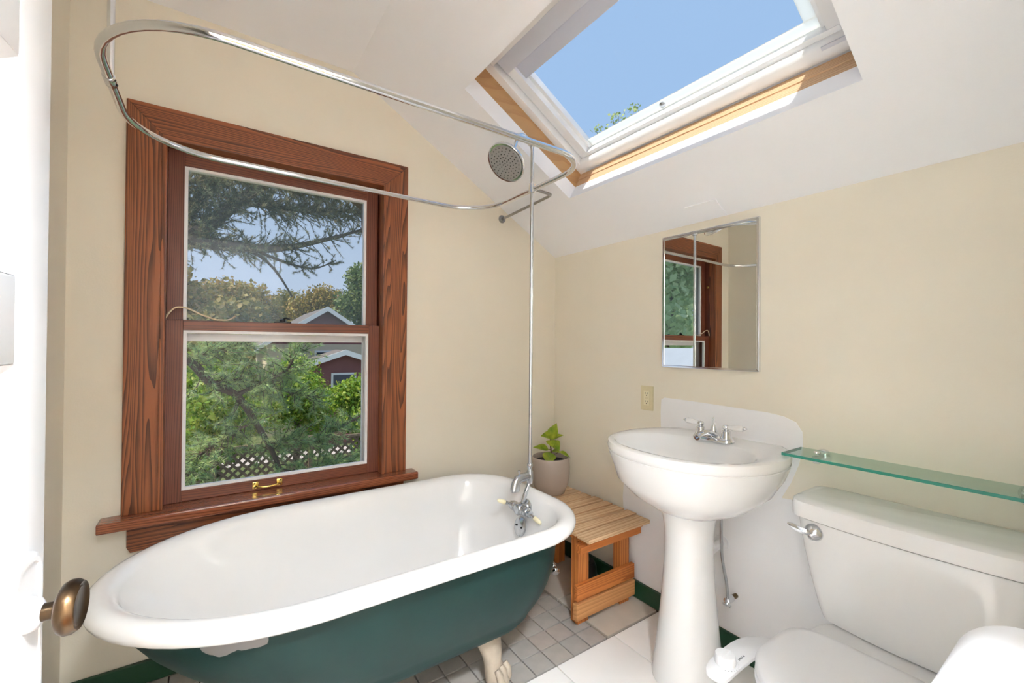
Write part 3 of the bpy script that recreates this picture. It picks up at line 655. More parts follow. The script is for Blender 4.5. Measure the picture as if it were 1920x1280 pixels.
# directions in the camera's right / up / toward frame
Rv = Vector((rt.x, rt.y, 0)).normalized(); Tv = -Vector((fw.x, fw.y, 0)).normalized()
def pv(a, b, c): return Rv*a+Z*b+Tv*c
G = .95
Lf = [((0, .130, 0), (.030, .205, .008), .024, .10, (-.2, .2, 1)), ((-.004, .128, .004), (-.048, .150, .03), .026, .25, (0, 1, .5)),
      ((.002, .122, .004), (.064, .150, .02), .020, .12, (0, 1, .45)), ((.0, .120, .012), (.004, .088, .050), .024, .1, (0, .7, 1)),
      ((.010, .105, .0), (.052, .065, .015), .026, .2, (.6, .5, .8)), ((-.012, .062, 0), (-.092, .086, .01), .022, .18, (0, 1, .5)),
      ((-.004, .050, .012), (-.020, -.004, .045), .030, .05, (-.1, .3, 1)), ((.006, .055, .006), (.050, .058, .03), .018, .15, (0, 1, .3)),
      ((.050, .050, 0), (.112, .020, .0), .016, .1, (.3, 1, .4)), ((-.010, .124, 0), (.006, .175, .02), .026, .2, (-.4, .1, 1))]
for b, t, w, dr, n in Lf:
    leaf(S0+pv(*b)*G, S0+pv(*t)*G*1.04, w*1.22, dr, pv(*n))
for a, b in (((.002, .02, 0), (.050, .050, 0)), ((0, .06, 0), (-.012, .062, 0)), ((0, .09, 0), (.010, .105, 0)), ((-.003, .02, 0), (-.035, .050, .01))):
    tube('petiole', [S0+pv(*a)*G, S0+(pv(*a)+pv(*b))*.5*G+Z*.004, S0+pv(*b)*G], .0016, M_STEM, pp, 6)

# ------------------------------------------------------------------ pedestal sink
SY, SX = -1.062, -.215
snk = thing('pedestal_sink', 'white porcelain pedestal sink below the mirror', 'sink', (-.26, SY+.01, 0))
NP = 64
def souter(k, z, axf=.302, ay=.306, hb=.215, back=-.003):
    """oval front, narrowing to a flat back against the wall"""
    p = []; ex = 2.2
    for j in range(NP):
        a = 2*PI*j/NP; c, s = math.cos(a), math.sin(a)
        if c <= 0:
            rr = (abs(c)**ex+abs(s)**ex)**(-1/ex); p.append(Vector((SX+axf*k*rr*c, SY+ay*k*rr*s, z)))
        else:
            q = min(1, c*1.35); x = SX+(back-SX)*math.sin(q*PI/2)*(1 if k > .9 else k); kk = math.sin(q*PI/2)
            hw = ay*math.sqrt(1-kk*kk*(1-(hb/ay)**2))
            if q >= 1: hw = hb*min(1, abs(s)/math.sqrt(1-(1/1.35)**2))
            p.append(Vector((x, SY+math.copysign(hw*k, s), z)))
    return p
def oval(cx, ax, ay, z, n=2.2):
    p = []
    for j in range(NP):
        a = 2*PI*j/NP; c, s = math.cos(a), math.sin(a); rr = (abs(c)**n+abs(s)**n)**(-1/n); p.append(Vector((cx+ax*rr*c, SY+ay*rr*s, z)))
    return p
DZ_ = .842
rings = [oval(-.250, .085, .085, .600), oval(-.250, .125, .130, .612), oval(-.248, .185, .205, .652), oval(-.243, .238, .263, .705), souter(.94, .760), souter(.985, .795), souter(.995, .806), souter(.985, .808), souter(1.0, .812), souter(1.005, .826), souter(.995, .840), souter(.98, DZ_), souter(.93, DZ_+.001)]
BX = -.315
rings += [oval(BX+.012, .180, .258, DZ_), oval(BX+.010, .172, .249, DZ_-.006), oval(BX+.010, .164, .240, DZ_-.022), oval(BX+.010, .150, .220, DZ_-.055), oval(BX+.015, .130, .185, DZ_-.10), oval(BX+.02, .085, .12, DZ_-.130), oval(BX+.02, .03, .03, DZ_-.140)]
loft('basin', rings, M_PORC, snk)
lathe('drain', [(0, 0), (.022, 0), (.020, .003), (.012, .002), (0, .002)], (BX+.02, SY, DZ_-.1395), M_CHROME, snk)
def ped(r, z, cx=-.255, sx=1.0): return [Vector((cx+r*sx*math.cos(a), SY-.004+r*math.sin(a), z)) for a in np.linspace(0, 2*PI, 40, endpoint=False)]
loft('pedestal', [ped(.126, .001), ped(.126, .012), ped(.121, .03), ped(.113, .10), ped(.102, .20), ped(.093, .30), ped(.086, .40), ped(.083, .48), ped(.085, .54), ped(.091, .58), ped(.104, .615), ped(.118, .64)], M_PORC, snk)
# faucet
FP = Vector((-.122, -1.080, DZ_+.001))
sf = thing('sink_faucet', 'chrome sink faucet with white porcelain lever handles', 'faucet', FP)
bm = bmesh.new(); rr = []
for k, z in ((1, 0), (1, .006), (.93, .012), (.80, .016)): rr.append([FP+Vector((.027*k*math.cos(a), math.copysign(.052, math.sin(a))+.027*k*math.sin(a), z)) if abs(math.sin(a)) > 1e-6 else FP+Vector((.027*k*math.cos(a), 0, z)) for a in np.linspace(0, 2*PI, 32, endpoint=False)])
aloft(bm, rr); link('base_plate', bm, M_CHROME, sf, True)
for s in (1, -1):
    c = FP+Vector((0, s*.051, .012))
    h = lathe('valve_post', [(.022, 0), (.021, .008), (.0165, .014), (.0165, .030), (.013, .034), (.008, .037), (.012, .041), (.013, .047), (.009, .053), (0, .055)], c, M_CHROME, sf)
    d = Vector((.02, s, .06)).normalized(); q = c+Vector((0, s*.008, .046))
    tube('lever', [q, q+d*.012, q+d*.026, q+d*.050, q+d*.054], [.0065, .0090, .0108, .0108, .0075], M_PORC, h, 14)
    tube('lever_cap', [q+d*.054, q+d*.058, q+d*.062, q+d*.068], [.0055, .0072, .004, .0022], M_CHROME, h, 12)
bm = bmesh.new()
aloft(bm, [[FP+Vector((x, 0, z))+Vector((0, w*math.cos(t), 0))+Vector((h*.25*math.sin(t), 0, h*math.sin(t))) for t in np.linspace(0, 2*PI, 14, endpoint=False)] for x, z, w, h in ((.006, .018, .020, .012), (-.02, .030, .017, .012), (-.055, .036, .014, .010), (-.09, .032, .012, .009), (-.105, .022, .0115, .009))])
link('spout', bm, M_CHROME, sf, True)
bm = bmesh.new(); alathe(bm, [(.020, 0), (.019, .012), (.011, .030), (.007, .042), (.006, .048), (.003, .050), (.0022, .068), (.0035, .070), (.003, .075), (0, .076)], FP+Vector((.004, 0, .012)), n=18); link('lift_rod', bm, M_CHROME, sf, True)
# shutoff valves behind the pedestal
M_OLDBRASS = mat('tarnished_brass', (118, 100, 72), .4, 1)
for y, z, lab in ((-1.105, .23, 'chrome shutoff valve with braided hose beside toilet side of pedestal'), (-.90, .25, 'chrome shutoff valve low on wall beside bench side of pedestal')):
    e_ = thing('shutoff_valve', lab, 'valve', (0, y, z))
    tube('stub_pipe', [(-.001, y, z), (-.035, y, z)], .009, M_OLDBRASS, e_)
    lathe('valve_body', [(.009, .030), (.013, .033), (.013, .050), (.010, .056), (.012, .070), (.008, .074)], (0, y, z), M_CHROME, e_, (-1, 0, 0), 16)
    lathe('valve_knob', [(0, 0), (.013, 0), (.017, .004), (.013, .010), (0, .010)], (-.064, y, z-.010), M_CHROME, e_, (-.5, 0, -.9), 14)
    tube('supply_hose', bez([(-.060, y, z+.008), (-.066, y+.002, z+.07), (-.085, y+.01*(1 if y < -1 else -1), z+.18), (-.12, SY+.05*(-1 if y < -1 else 1), z+.36)], 5), .0055, M_CHROME_OLD, e_)
tw = thing('drain_trap', 'white plastic drain elbow on the wall behind the pedestal', 'pipe', (0, -1.045, .415))
lathe('trim_ring', [(.017, 0), (.030, 0), (.028, .006), (.018, .008)], (0, -1.045, .415), M_PLASTIC, tw, (-1, 0, 0)); tube('trap_arm', [(-.001, -1.045, .415), (-.08, -1.055, .413), (-.16, -1.075, .410), (-.18, -1.080, .44), (-.19, -1.08, .60)], .016, M_PLASTIC, tw)
# ------------------------------------------------------------------ mirror cabinet
mc = thing('mirror_cabinet', 'chrome edged mirror cabinet on the wall above the sink', 'mirror', (0, -.988, 1.10))
MY0, MY1, MZ0, MZ1, MXF = -1.197, -.778, 1.105, 1.686, -.020
box('cabinet_body', (MXF+.004, MY0+.003, MZ0+.003), (0, MY1-.003, MZ1-.003), M_CHROME_OLD, mc)
box('mirror_glass', (MXF, MY0+.009, MZ0+.009), (MXF+.0045, MY1-.009, MZ1-.009), M_MIRROR, mc)
def frame_bar(a, b, c, d):
    prism('chrome_edge', [(MXF-.003, *a), (MXF-.003, *b), (MXF-.003, *c), (MXF-.003, *d)], (.016, 0, 0), M_CHROME, mc, bev=.002)
k = .010
frame_bar((MY0, MZ0), (MY1, MZ0), (MY1-k, MZ0+k), (MY0+k, MZ0+k)); frame_bar((MY0, MZ1), (MY1, MZ1), (MY1-k, MZ1-k), (MY0+k, MZ1-k))
frame_bar((MY0, MZ0), (MY0+k, MZ0+k), (MY0+k, MZ1-k), (MY0, MZ1)); frame_bar((MY1, MZ0), (MY1-k, MZ0+k), (MY1-k, MZ1-k), (MY1, MZ1))
mc.rotation_euler.z = .014
# ------------------------------------------------------------------ outlet
ot = thing('wall_outlet', 'ivory electrical outlet plate on the wall beside the mirror', 'outlet', (0, -.681, .954))
oy, oz = -.681, .954
box('cover_plate', (-.005, oy-.035, oz-.057), (0, oy+.035, oz+.057), M_IVORY, ot, bev=.002)
rc_ = box('receptacle', (-.008, oy-.0165, oz-.0335), (-.004, oy+.0165, oz+.0335), M_IVORY2, ot, bev=.001)
for s in (-1, 1):
    zc = oz+s*.019
    for dy, hh in ((-.006, .004), (.006, .0035)): box('slot', (-.0086, oy+dy-.0010, zc+.002-hh+.002), (-.0078, oy+dy+.0010, zc+.002+hh+.002), M_DARK, rc_)  # thin raised pieces, coloured dark like the inside of slots
    lathe('ground_hole', [(0, 0), (.0026, 0), (.0026, .0008), (0, .0008)], (-.0079, oy, zc-.006), M_DARK, rc_, (-1, 0, 0), 10)
    lathe('screw', [(0, 0), (.003, 0), (.002, .001), (0, .001)], (-.005, oy, oz+s*.048), M_IVORY2, ot, (-1, 0, 0), 10)
box('reset_button', (-.0092, oy-.008, oz-.0035), (-.0078, oy+.008, oz-.0005), M_IVORY, rc_); box('test_button', (-.0092, oy-.008, oz+.0005), (-.0078, oy+.008, oz+.0035), M_IVORY, rc_)
# ------------------------------------------------------------------ glass shelf
gs = thing('glass_shelf', 'green edged glass shelf on chrome posts above the toilet tank', 'shelf', (0, -1.62, .84))
GZ = .849
box('shelf_pane', (-.148, -1.936, GZ-.0035), (-.006, -1.335, GZ+.0045), M_GREENGLASS, gs)
box('pane_front_edge', (-.1500, -1.938, GZ-.0037), (-.1481, -1.333, GZ+.0047), M_GLASSEDGE, gs); box('pane_end_edge', (-.148, -1.3349, GZ-.0037), (-.006, -1.3330, GZ+.0047), M_GLASSEDGE, gs)
for y in (-1.400, -1.850):
    lathe('wall_rosette', [(0, 0), (.024, 0), (.024, .004), (.017, .012), (.010, .016), (0, .017)], (0, y, GZ-.014), M_CHROME, gs, (-1, 0, 0), 24)
    tube('post_arm', [(-.012, y, GZ-.014), (-.050, y, GZ-.014)], .0075, M_CHROME, gs)
    lathe('clamp_ball', [(0, -.016), (.009, -.015), (.0145, -.007), (.015, 0), (.013, .006), (.008, .0095), (0, .0095)], (-.058, y, GZ-.0145), M_CHROME, gs)
    lathe('clamp_cap', [(0, 0), (.009, 0), (.008, .004), (0, .005)], (-.058, y, GZ+.005), M_CHROME, gs)
# ------------------------------------------------------------------ toilet
TY = -1.640
tl = thing('toilet', 'white two piece toilet with its seat lid closed', 'toilet', (-.40, TY, 0))
def rrect(x0, x1, hw, r, z, yc=TY, bow=0.0, n=8):
    p = []
    for cx_, cy_, a0 in ((x1-r, yc+hw-r, 0), (x0+r, yc+hw-r, PI/2), (x0+r, yc-hw+r, PI), (x1-r, yc-hw+r, 1.5*PI)):
        for i in range(n+1):
            a = a0+PI/2*i/n; p.append(Vector((cx_+r*math.cos(a), cy_+r*math.sin(a), z)))
    # add points along the front so it can bow
    q = []
    for m_, (a, b) in enumerate(zip(p, p[1:]+p[:1])):
        q.append(a)
        if m_ % (n+1) == n:
            for i in range(1, 10): q.append(a.lerp(b, i/10))
    if bow:
        for v in q:
            if v.x < (x0+x1)/2: v.x -= bow*(1-((v.y-yc)/hw)**2)
    return q
tz = [(.385, .175, -.165), (.392, .188, -.180), (.42, .196, -.186), (.50, .216, -.190), (.58, .232, -.194), (.64, .242, -.197), (.678, .246, -.198)]
loft('tank', [rrect(a, -.012, hw, .035, z, bow=.022) for z, hw, a in tz], M_PORC, tl)
loft('tank_lid', [rrect(-.186, -.014, .234, .03, .6858, bow=.022), rrect(-.213, -.006, .261, .045, .686, bow=.024), rrect(-.214, -.006, .262, .045, .718, bow=.024), rrect(-.211, -.007, .259, .043, .731, bow=.024), rrect(-.203, -.010, .251, .040, .738, bow=.023), rrect(-.185, -.016, .235, .032, .7405, bow=.020)], M_PORC, tl, smooth=math.radians(32))
fvb = Vector((-.2085, TY+.190, .648))
fvr = lathe('flush_lever', [(0, 0), (.025, 0), (.0245, .005), (.016, .013), (.008, .018), (0, .019)], fvb, M_CHROME, tl, (-1, .1, 0), 24)
bm = bmesh.new(); lv = [fvb+Vector(v) for v in ((-.012, .000, .0), (-.020, .012, .001), (-.024, .030, .004), (-.025, .050, .009), (-.024, .062, .013))]
aloft(bm, [[p+Vector((0, 0, h*math.sin(t)))+Vector((-.0035*math.cos(t), 0, 0)) for t in np.linspace(0, 2*PI, 10, endpoint=False)] for p, h in zip(bez(lv, 3), np.interp(np.linspace(0, 1, 13), [0, .3, .7, 1], [.007, .0085, .0095, .003]))])
link('lever_blade', bm, M_CHROME, fvr, True)
def bowl(xf, xb, hw, z, yc=TY, n=64, ex=3.2):
    p = []; xc = xb-hw*.95; a_f = xc-xf
    for j in range(n):
        a = 2*PI*j/n; c, s = math.cos(a), math.sin(a)
        if c < 0: p.append(Vector((xc+a_f*c, yc+hw*s, z)))
        else:
            rr_ = (abs(c)**ex+abs(s)**ex)**(-1/ex); p.append(Vector((xc+(xb-xc)*rr_*c, yc+hw*rr_*s, z)))
    return p
loft('bowl', [bowl(-.52, -.16, .105, .001), bowl(-.52, -.16, .105, .03), bowl(-.50, -.17, .095, .10), bowl(-.52, -.17, .105, .18), bowl(-.60, -.16, .145, .27), bowl(-.665, -.14, .175, .345), bowl(-.680, -.13, .182, .375), bowl(-.675, -.135, .178, .386)], M_PORC, tl)
loft('tank_shelf', [rrect(-.30, -.015, .13, .04, .34), rrect(-.325, -.013, .158, .05, .372), rrect(-.315, -.013, .155, .05, .3845)], M_PORC, tl)
def seat(k, z, e=0.0):
    return bowl(-.690+e, -.345-e, .187-e, z, ex=5)
loft('seat_ring', [seat(0, .400), seat(0, .403, -.002), seat(0, .414, -.002), seat(0, .418, .002)], M_PLASTIC, tl)
loft('seat_lid', [seat(0, .419, .004), seat(0, .421, .0), seat(0, .434, -.001), seat(0, .441, .004), seat(0, .4435, .02), seat(0, .445, .06)], M_PLASTIC, tl)
for s in (-1, 1):
    lathe('seat_bumper', [(0, 0), (.008, 0), (.008, .013), (0, .013)], (-.58, TY+s*.12, .387), M_PLASTIC, tl, n=12)
    lathe('seat_hinge', [(0, 0), (.014, 0), (.014, .030), (.010, .036), (0, .036)], (-.325, TY+s*.075, .3845), M_PLASTIC, tl)
tube('tank_supply_hose', bez([(-.02, TY+.195, .17), (-.05, TY+.20, .16), (-.075, TY+.20, .22), (-.075, TY+.175, .33), (-.08, TY+.16, .39)], 6), .006, M_PLASTIC, tl)
lathe('tank_nut', [(0, 0), (.020, 0), (.022, .012), (.020, .026), (0, .026)], (-.10, TY+.150, .352), M_PLASTIC, tl, n=10)
# bidet attachment
bd = thing('bidet_attachment', 'white plastic bidet control arm with a round dial beside the toilet seat', 'bidet', (-.55, TY+.24, .385))
out = [(-.340, -1.520), (-.400, -1.440), (-.440, -1.400), (-.475, -1.380), (-.515, -1.372), (-.570, -1.372), (-.630, -1.376), (-.665, -1.386), (-.680, -1.402), (-.676, -1.430), (-.655, -1.438), (-.600, -1.436), (-.560, -1.436), (-.520, -1.438), (-.490, -1.452), (-.468, -1.480), (-.455, -1.54), (-.36, -1.56)]
pth = bez([(x, y, 0) for x, y in out+[out[0]]], 4)[:-1]
cxy = Vector((-.53, -1.43, 0))
def ins_(p, k): return [q+(cxy-q).normalized()*0 for q in p]
bm = bmesh.new()
nn = len(pth); nrmv = []
for i in range(nn):
    t = (pth[(i+1) % nn]-pth[i-1]).normalized(); nrmv.append(Vector((t.y, -t.x, 0)))
area = sum(pth[i].x*pth[(i+1) % nn].y-pth[(i+1) % nn].x*pth[i].y for i in range(nn)); sg = 1 if area > 0 else -1
aloft(bm, [[pth[i]-nrmv[i]*sg*e_+Vector((0, 0, z)) for i in range(nn)] for e_, z in ((.004, .3868), (0, .389), (0, .397), (.003, .3992))], True, True)
link('control_arm', bm, M_PLASTIC, bd, True)
dl = lathe('dial', [(0, 0), (.0245, 0), (.0255, .003), (.0245, .018), (.022, .0215), (0, .0225)], (-.612, -1.405, .3995), M_PLASTIC, bd, n=36)
box('dial_grip', (-.633, -1.4085, .420), (-.591, -1.4015, .4235), M_PLASTIC, dl, bev=.0015)
M_PRINT = mat('grey_print', (120, 122, 128), .6)
bm = bmesh.new()
for i in range(9):
    a = math.radians(-150+i*14); q = Vector((-.612+.031*math.cos(a), -1.405+.031*math.sin(a), .3992)); abox(bm, (q.x-.0008, q.y-.0008, .3992), (q.x+.0008, q.y+.0008, .3995))
for i, w in enumerate((.003, .004, .003, .002, .004)): abox(bm, (-.575+.0055*i, -1.4225, .3992), (-.575+.0055*i+w, -1.4175, .3995))
link('dial_print', bm, M_PRINT, bd)

# ------------------------------------------------------------------ toilet paper on the door wall
tp = thing('toilet_paper_roll', 'white toilet paper roll on a wall holder by the doorway', 'toilet paper', (-1.10, YF, .877))
RC = Vector((-1.155, -1.953, .877))
lathe('paper_roll', [(.021, .0), (.054, .0), (.057, .002), (.057, .103), (.054, .105), (.021, .105), (.020, .10), (.020, .005)], RC, M_PAPER, tp, (1, 0, 0), 48)
M_CARD = mat('card_core', (176, 150, 120), .9)
bm = bmesh.new(); aloft(bm, [[RC+Vector((x, r*math.cos(a), r*math.sin(a))) for a in np.linspace(0, 2*PI, 24, endpoint=False)] for x, r in ((.001, .0205), (.104, .0205), (.104, .019), (.001, .019))], closed=True)
link('card_core', bm, M_CARD, tp, True)
lathe('spindle', [(0, -.012), (.012, -.012), (.012, .117), (0, .117)], RC, M_CHROME, tp, (1, 0, 0), 16)
for x in (-.016, .108): box('holder_arm', (RC.x+x, YF, RC.z-.014), (RC.x+x+.012, RC.y+.012, RC.z+.014), M_CHROME, tp, bev=.003)

# ------------------------------------------------------------------ outdoors (the bathroom is upstairs)
GZ0 = -3.0
M_GRASS = mat('lawn', (112, 120, 74), .9, color2=(78, 92, 52), scale=3)
M_DRIVE = mat('pale_driveway', (196, 186, 180), .9, vary=.1, scale=2)
struct(box('ground', (-60, .3, GZ0-.2), (60, 80, GZ0), M_GRASS), 'lawn and yard below the window')
tag(box('driveway', (-14, 15.35, GZ0), (9, 16.55, GZ0+.03), M_DRIVE), 'pale concrete driveway behind the lattice fence', 'driveway')
def leafm(name, c, tr=.35):
    if name in MATS: return MATS[name]
    m = mat(name, c, .55); n, l = m.node_tree.nodes, m.node_tree.links; b = n['Principled BSDF']; o = n['Material Output']
    t = n.new('ShaderNodeBsdfTranslucent'); t.inputs[0].default_value = lin(c)+(1,); mx = n.new('ShaderNodeMixShader'); mx.inputs[0].default_value = tr
    l.new(b.outputs[0], mx.inputs[1]); l.new(t.outputs[0], mx.inputs[2]); l.new(mx.outputs[0], o.inputs[0]); return m
M_BARK = mat('grey_brown_bark', (98, 84, 72), .9, vary=.35, scale=12, bump=.5, bscale=20)
def leaves(name, pts, size, mats, parent, jitter=.5, asp=.6):
    """one small folded leaf (two triangles) at every point"""
    n = len(pts); pts = np.asarray(pts, float)
    d = rng.normal(size=(n, 3)); d /= np.linalg.norm(d, axis=1)[:, None]
    e_ = rng.normal(size=(n, 3)); e_ -= d*(e_*d).sum(1)[:, None]; e_ /= np.linalg.norm(e_, axis=1)[:, None]
    sz = size*(1+jitter*(rng.random(n)-.5)*2)[:, None]
    V = np.empty((n, 4, 3)); V[:, 0] = pts-d*sz; V[:, 1] = pts+e_*sz*asp; V[:, 2] = pts+d*sz; V[:, 3] = pts-e_*sz*asp
    me = bpy.data.meshes.new(name); me.from_pydata(V.reshape(-1, 3).tolist(), [], np.arange(n*4).reshape(n, 4).tolist())
    mi = rng.integers(0, len(mats), n); me.polygons.foreach_set('material_index', mi.astype(np.int32)); me.update()
    o = obj(name, me, mats, parent); o['kind'] = 'stuff'; return o
def blob_points(blobs, n):
    w = np.array([b[3]*b[4]*b[5] for b in blobs])**.67; w /= w.sum(); out = []
    for b, k in zip(blobs, (w*n).astype(int)):
        v = rng.normal(size=(k, 3)); v /= np.linalg.norm(v, axis=1)[:, None]; r = rng.random(k)**.4*(.82+.36*rng.random(k))
        out.append(np.array(b[:3])+v*r[:, None]*np.array(b[3:6]))
    return np.concatenate(out)
def broadleaf(label, base, top, rad, n, size, cols, blobs=9, group=None, cat='tree', name='broadleaf_tree'):
    base = Vector(base); t_ = thing(name, label, cat, base, group)
    H = top-base.z
    tube('trunk', [base, base+Vector((.1, 0, H*.3)), base+Vector((-.1, .1, H*.72))], [H*.022+.03, H*.018+.02, H*.006], M_BARK, t_, 8)
    B = []
    for i in range(blobs):
        a = 2*PI*i/blobs+random.random(); k = random.uniform(.2, .58); z = random.uniform(.38, .88)
        q = rad*random.uniform(.36, .50); zz = base.z+H*z
        zz = min(zz, top-q*.95)
        B.append((base.x+rad*k*math.cos(a), base.y+rad*k*math.sin(a), zz, q, q, q*.95))
    B.append((base.x, base.y, top-rad*.5, rad*.5, rad*.5, rad*.5))
    leaves('crown', blob_points(B, n), size, [leafm('leaf_%d_%d_%d' % c, c) for c in cols], t_)
    return t_
OLIVE = [(150, 140, 70), (122, 118, 64), (170, 150, 86), (106, 108, 58)]
GOLD = [(186, 164, 84), (150, 138, 70), (128, 120, 64), (170, 140, 80)]
MIDG = [(128, 146, 84), (104, 126, 74), (146, 156, 96), (90, 112, 66)]
LIME = [(150, 176, 58), (122, 158, 50), (176, 190, 78), (98, 136, 46)]
def ground_at(px, Y): q = at(px, 640, Y); return (q.x, Y, GZ0)
def topz(px, py, Y): return at(px, py, Y).z
for px, py, Y, rad, cols, lab in ((290, 470, 23, 2.5, GOLD, 'golden autumn tree standing beyond the fence'), (385, 528, 39, 3.6, OLIVE, 'olive coloured tree behind the golden autumn tree'),
        (470, 528, 31, 2.7, GOLD, 'yellowing round tree behind the maroon gable house, left of its peak'), (545, 540, 47.5, 3.9, OLIVE, 'brownish tree far behind the maroon gable house'),
        (600, 535, 39, 3.1, GOLD, 'orange tinted tree directly behind the maroon gable'), (690, 492, 31, 3.1, MIDG, 'tall grey green tree behind the beige house'), (430, 560, 17.4, 1.5, OLIVE, 'low olive tree in front of the yellowing tree row'),
        (120, 500, 31.2, 3.0, MIDG, 'green tree standing between the golden autumn tree and the row end'), (-60, 490, 22.5, 2.5, OLIVE, 'olive tree at the end of the tree row beyond the green tree')):
    broadleaf(lab, ground_at(px, Y), topz(px, py, Y), rad, 14000, .12, cols)
for px, py, Y, rad, cols, lab in ((400, 655, 10.4, 1.25, LIME, 'bright green leafy shrub behind the lattice fence, left of the porch gable'), (555, 662, 13.5, 1.55, LIME, 'lime green tall shrub in front of the porch'), (672, 705, 10.5, 1.05, LIME, 'yellow green vine shrub below the beige house wall')):
    broadleaf(lab, ground_at(px, Y), topz(px, py, Y), rad, 12000, .055, cols, name='leafy_shrub', cat='shrub')
PALE = [(186, 206, 150), (170, 194, 138), (204, 218, 168)]
broadleaf('pale green leafy tree that shows in the mirror', (-15.0, 9.2, GZ0), 8.0, 4.2, 11000, .15, PALE, 12)
lh = thing('garage', 'low white sided garage with a pale roof, seen in the mirror', 'garage', (-7.6, 4.6, GZ0))
M_PALEROOF = mat('pale_grey_roof', (222, 222, 226), .8, vary=.08, scale=3)
box('wall', (-9.0, 3.4, GZ0), (-6.4, 5.8, .45), M_PALEROOF, lh)
prism('roof', [(-6.2, 3.2, .35), (-7.7, 3.2, 1.15), (-9.2, 3.2, .35), (-9.2, 3.2, .25), (-7.7, 3.2, 1.05), (-6.2, 3.2, .25)], (0, 2.8, 0), M_PALEROOF, lh)
broadleaf('thin topped tree rising beside the skylight', (at(1165, 640, 3.6).x, 3.6, GZ0), 3.9, 1.3, 2600, .05, MIDG)
tw_ = children(bpy.data.objects['broadleaf_tree'])
# twigs of that tree reaching into the skylight view
tt = [o for o in bpy.data.objects if o.get('label') == 'thin topped tree rising beside the skylight'][0]
TB = Vector((at(1165, 640, 3.6).x, 3.6, 3.3)); pts = []
for px, py in ((1118, 243), (1135, 246), (1150, 225), (1165, 235), (1160, 215), (1188, 205), (1180, 225), (1128, 258), (1145, 262), (1192, 198), (1172, 250)):
    q = at(px, py, 3.6+random.uniform(-.25, .25)); tube('twig', [TB, TB.lerp(q, .6)+Vector((.02, 0, .02)), q], [.014, .007, .003], M_BARK, tt, 5)
    for _ in range(16): pts.append(np.array(q)+rng.normal(size=3)*.055)
leaves('twig_leaves', pts, .035, [leafm('leaf_%d_%d_%d' % c, c) for c in ((206, 212, 146), (180, 192, 124), (150, 168, 100))], tt)
# houses
M_MAROON = mat('maroon_clapboard', (132, 84, 84), .7, vary=.08, scale=3)
M_BEIGE = mat('beige_clapboard', (206, 190, 164), .7, vary=.06, scale=3)
M_ROOF = mat('grey_shingles', (120, 112, 108), .9, vary=.2, scale=5)
M_TRIMW = mat('white_house_trim', (232, 232, 230), .6)
M_DARKWIN = mat('dark_window_pane', (60, 66, 74), .15)
def house(label, px, py, Y, half, eave_drop, depth, wallm, gablem):
    ap = at(px, py, Y); e_ = thing('gable_house', label, 'house', (ap.x, Y, GZ0)); ez = ap.z-eave_drop
    box('wall', (ap.x-half+.25, Y, GZ0), (ap.x+half-.25, Y+depth, ez), wallm, e_)
    prism('gable', [(ap.x-half+.25, Y, ez), (ap.x+half-.25, Y, ez), (ap.x, Y, ap.z-.12)], (0, depth, 0), gablem, e_)
    for s in (-1, 1):
        prism('roof', [(ap.x, Y-.3, ap.z), (ap.x+s*half*1.08, Y-.3, ez-eave_drop*.08), (ap.x+s*half*1.08, Y-.3, ez-eave_drop*.08-.10), (ap.x, Y-.3, ap.z-.10)], (0, depth+.4, 0), M_ROOF, e_)
        prism('bargeboard', [(ap.x, Y-.36, ap.z+.02), (ap.x+s*half*1.09, Y-.36, ez-eave_drop*.09), (ap.x+s*half*1.09, Y-.36, ez-eave_drop*.09-.2), (ap.x, Y-.36, ap.z-.2)], (0, .06, 0), M_TRIMW, e_)
    f = box('window_frame', (ap.x-.5, Y-.05, ez-1.5), (ap.x+.5, Y+.01, ez-.3), M_TRIMW, e_); box('pane', (ap.x-.42, Y-.07, ez-1.42), (ap.x+.42, Y-.045, ez-.38), M_DARKWIN, f)
    return e_
house('maroon house with a white edged gable beyond the trees', 612, 576, 20, 2.7, 1.75, 6, M_BEIGE, M_MAROON)
house('small maroon porch gable in front of the beige wall', 645, 656, 17, 1.9, .65, 1.5, M_MAROON, M_MAROON)
# lattice fence
FY_ = 8.6; zt = at(430, 838, FY_).z; zb = GZ0
x0, x1 = at(330, 860, FY_).x-3, at(700, 860, FY_).x+1
fe = thing('lattice_fence', 'brown diagonal lattice fence across the yard', 'fence', ((x0+x1)/2, FY_, GZ0))
M_LAT = mat('weathered_lattice', (120, 100, 82), .8, vary=.2, scale=4)
x = x0
while x < x1+.1: box('post', (x-.05, FY_-.05, zb), (x+.05, FY_+.05, zt+.06), M_LAT, fe); x += 1.8
for z in (zt-.03, zb+.12): box('fence_rail', (x0, FY_-.035, z-.03), (x1, FY_+.035, z+.03), M_LAT, fe)
bm = bmesh.new(); hh = zt-zb-.15; n_ = int((x1-x0)/.17)
for s in (-1, 1):
    for i in range(-int(hh/.17), n_):
        a = x0+i*.17; b = a+hh
        if s < 0: a, b = b, a
        z0_, z1_ = zb+.12, zb+.12+hh
        pa, pb = Vector((a, FY_+s*.008, z0_)), Vector((b, FY_+s*.008, z1_))
        def clip(p, q):
            if p.x < x0: p = p.lerp(q, (x0-p.x)/(q.x-p.x))
            if p.x > x1: p = p.lerp(q, (x1-p.x)/(q.x-p.x))
            return p
        if max(a, b) <= x0 or min(a, b) >= x1: continue
        pa2 = clip(pa, pb); pb2 = clip(pb, pa); w = Vector((.018, 0, -.018*s))
        aprism(bm, [pa2-w, pa2+w, pb2+w, pb2-w], (0, .01, 0))
o = link('lattice', bm, M_LAT, fe); o['kind'] = 'stuff'
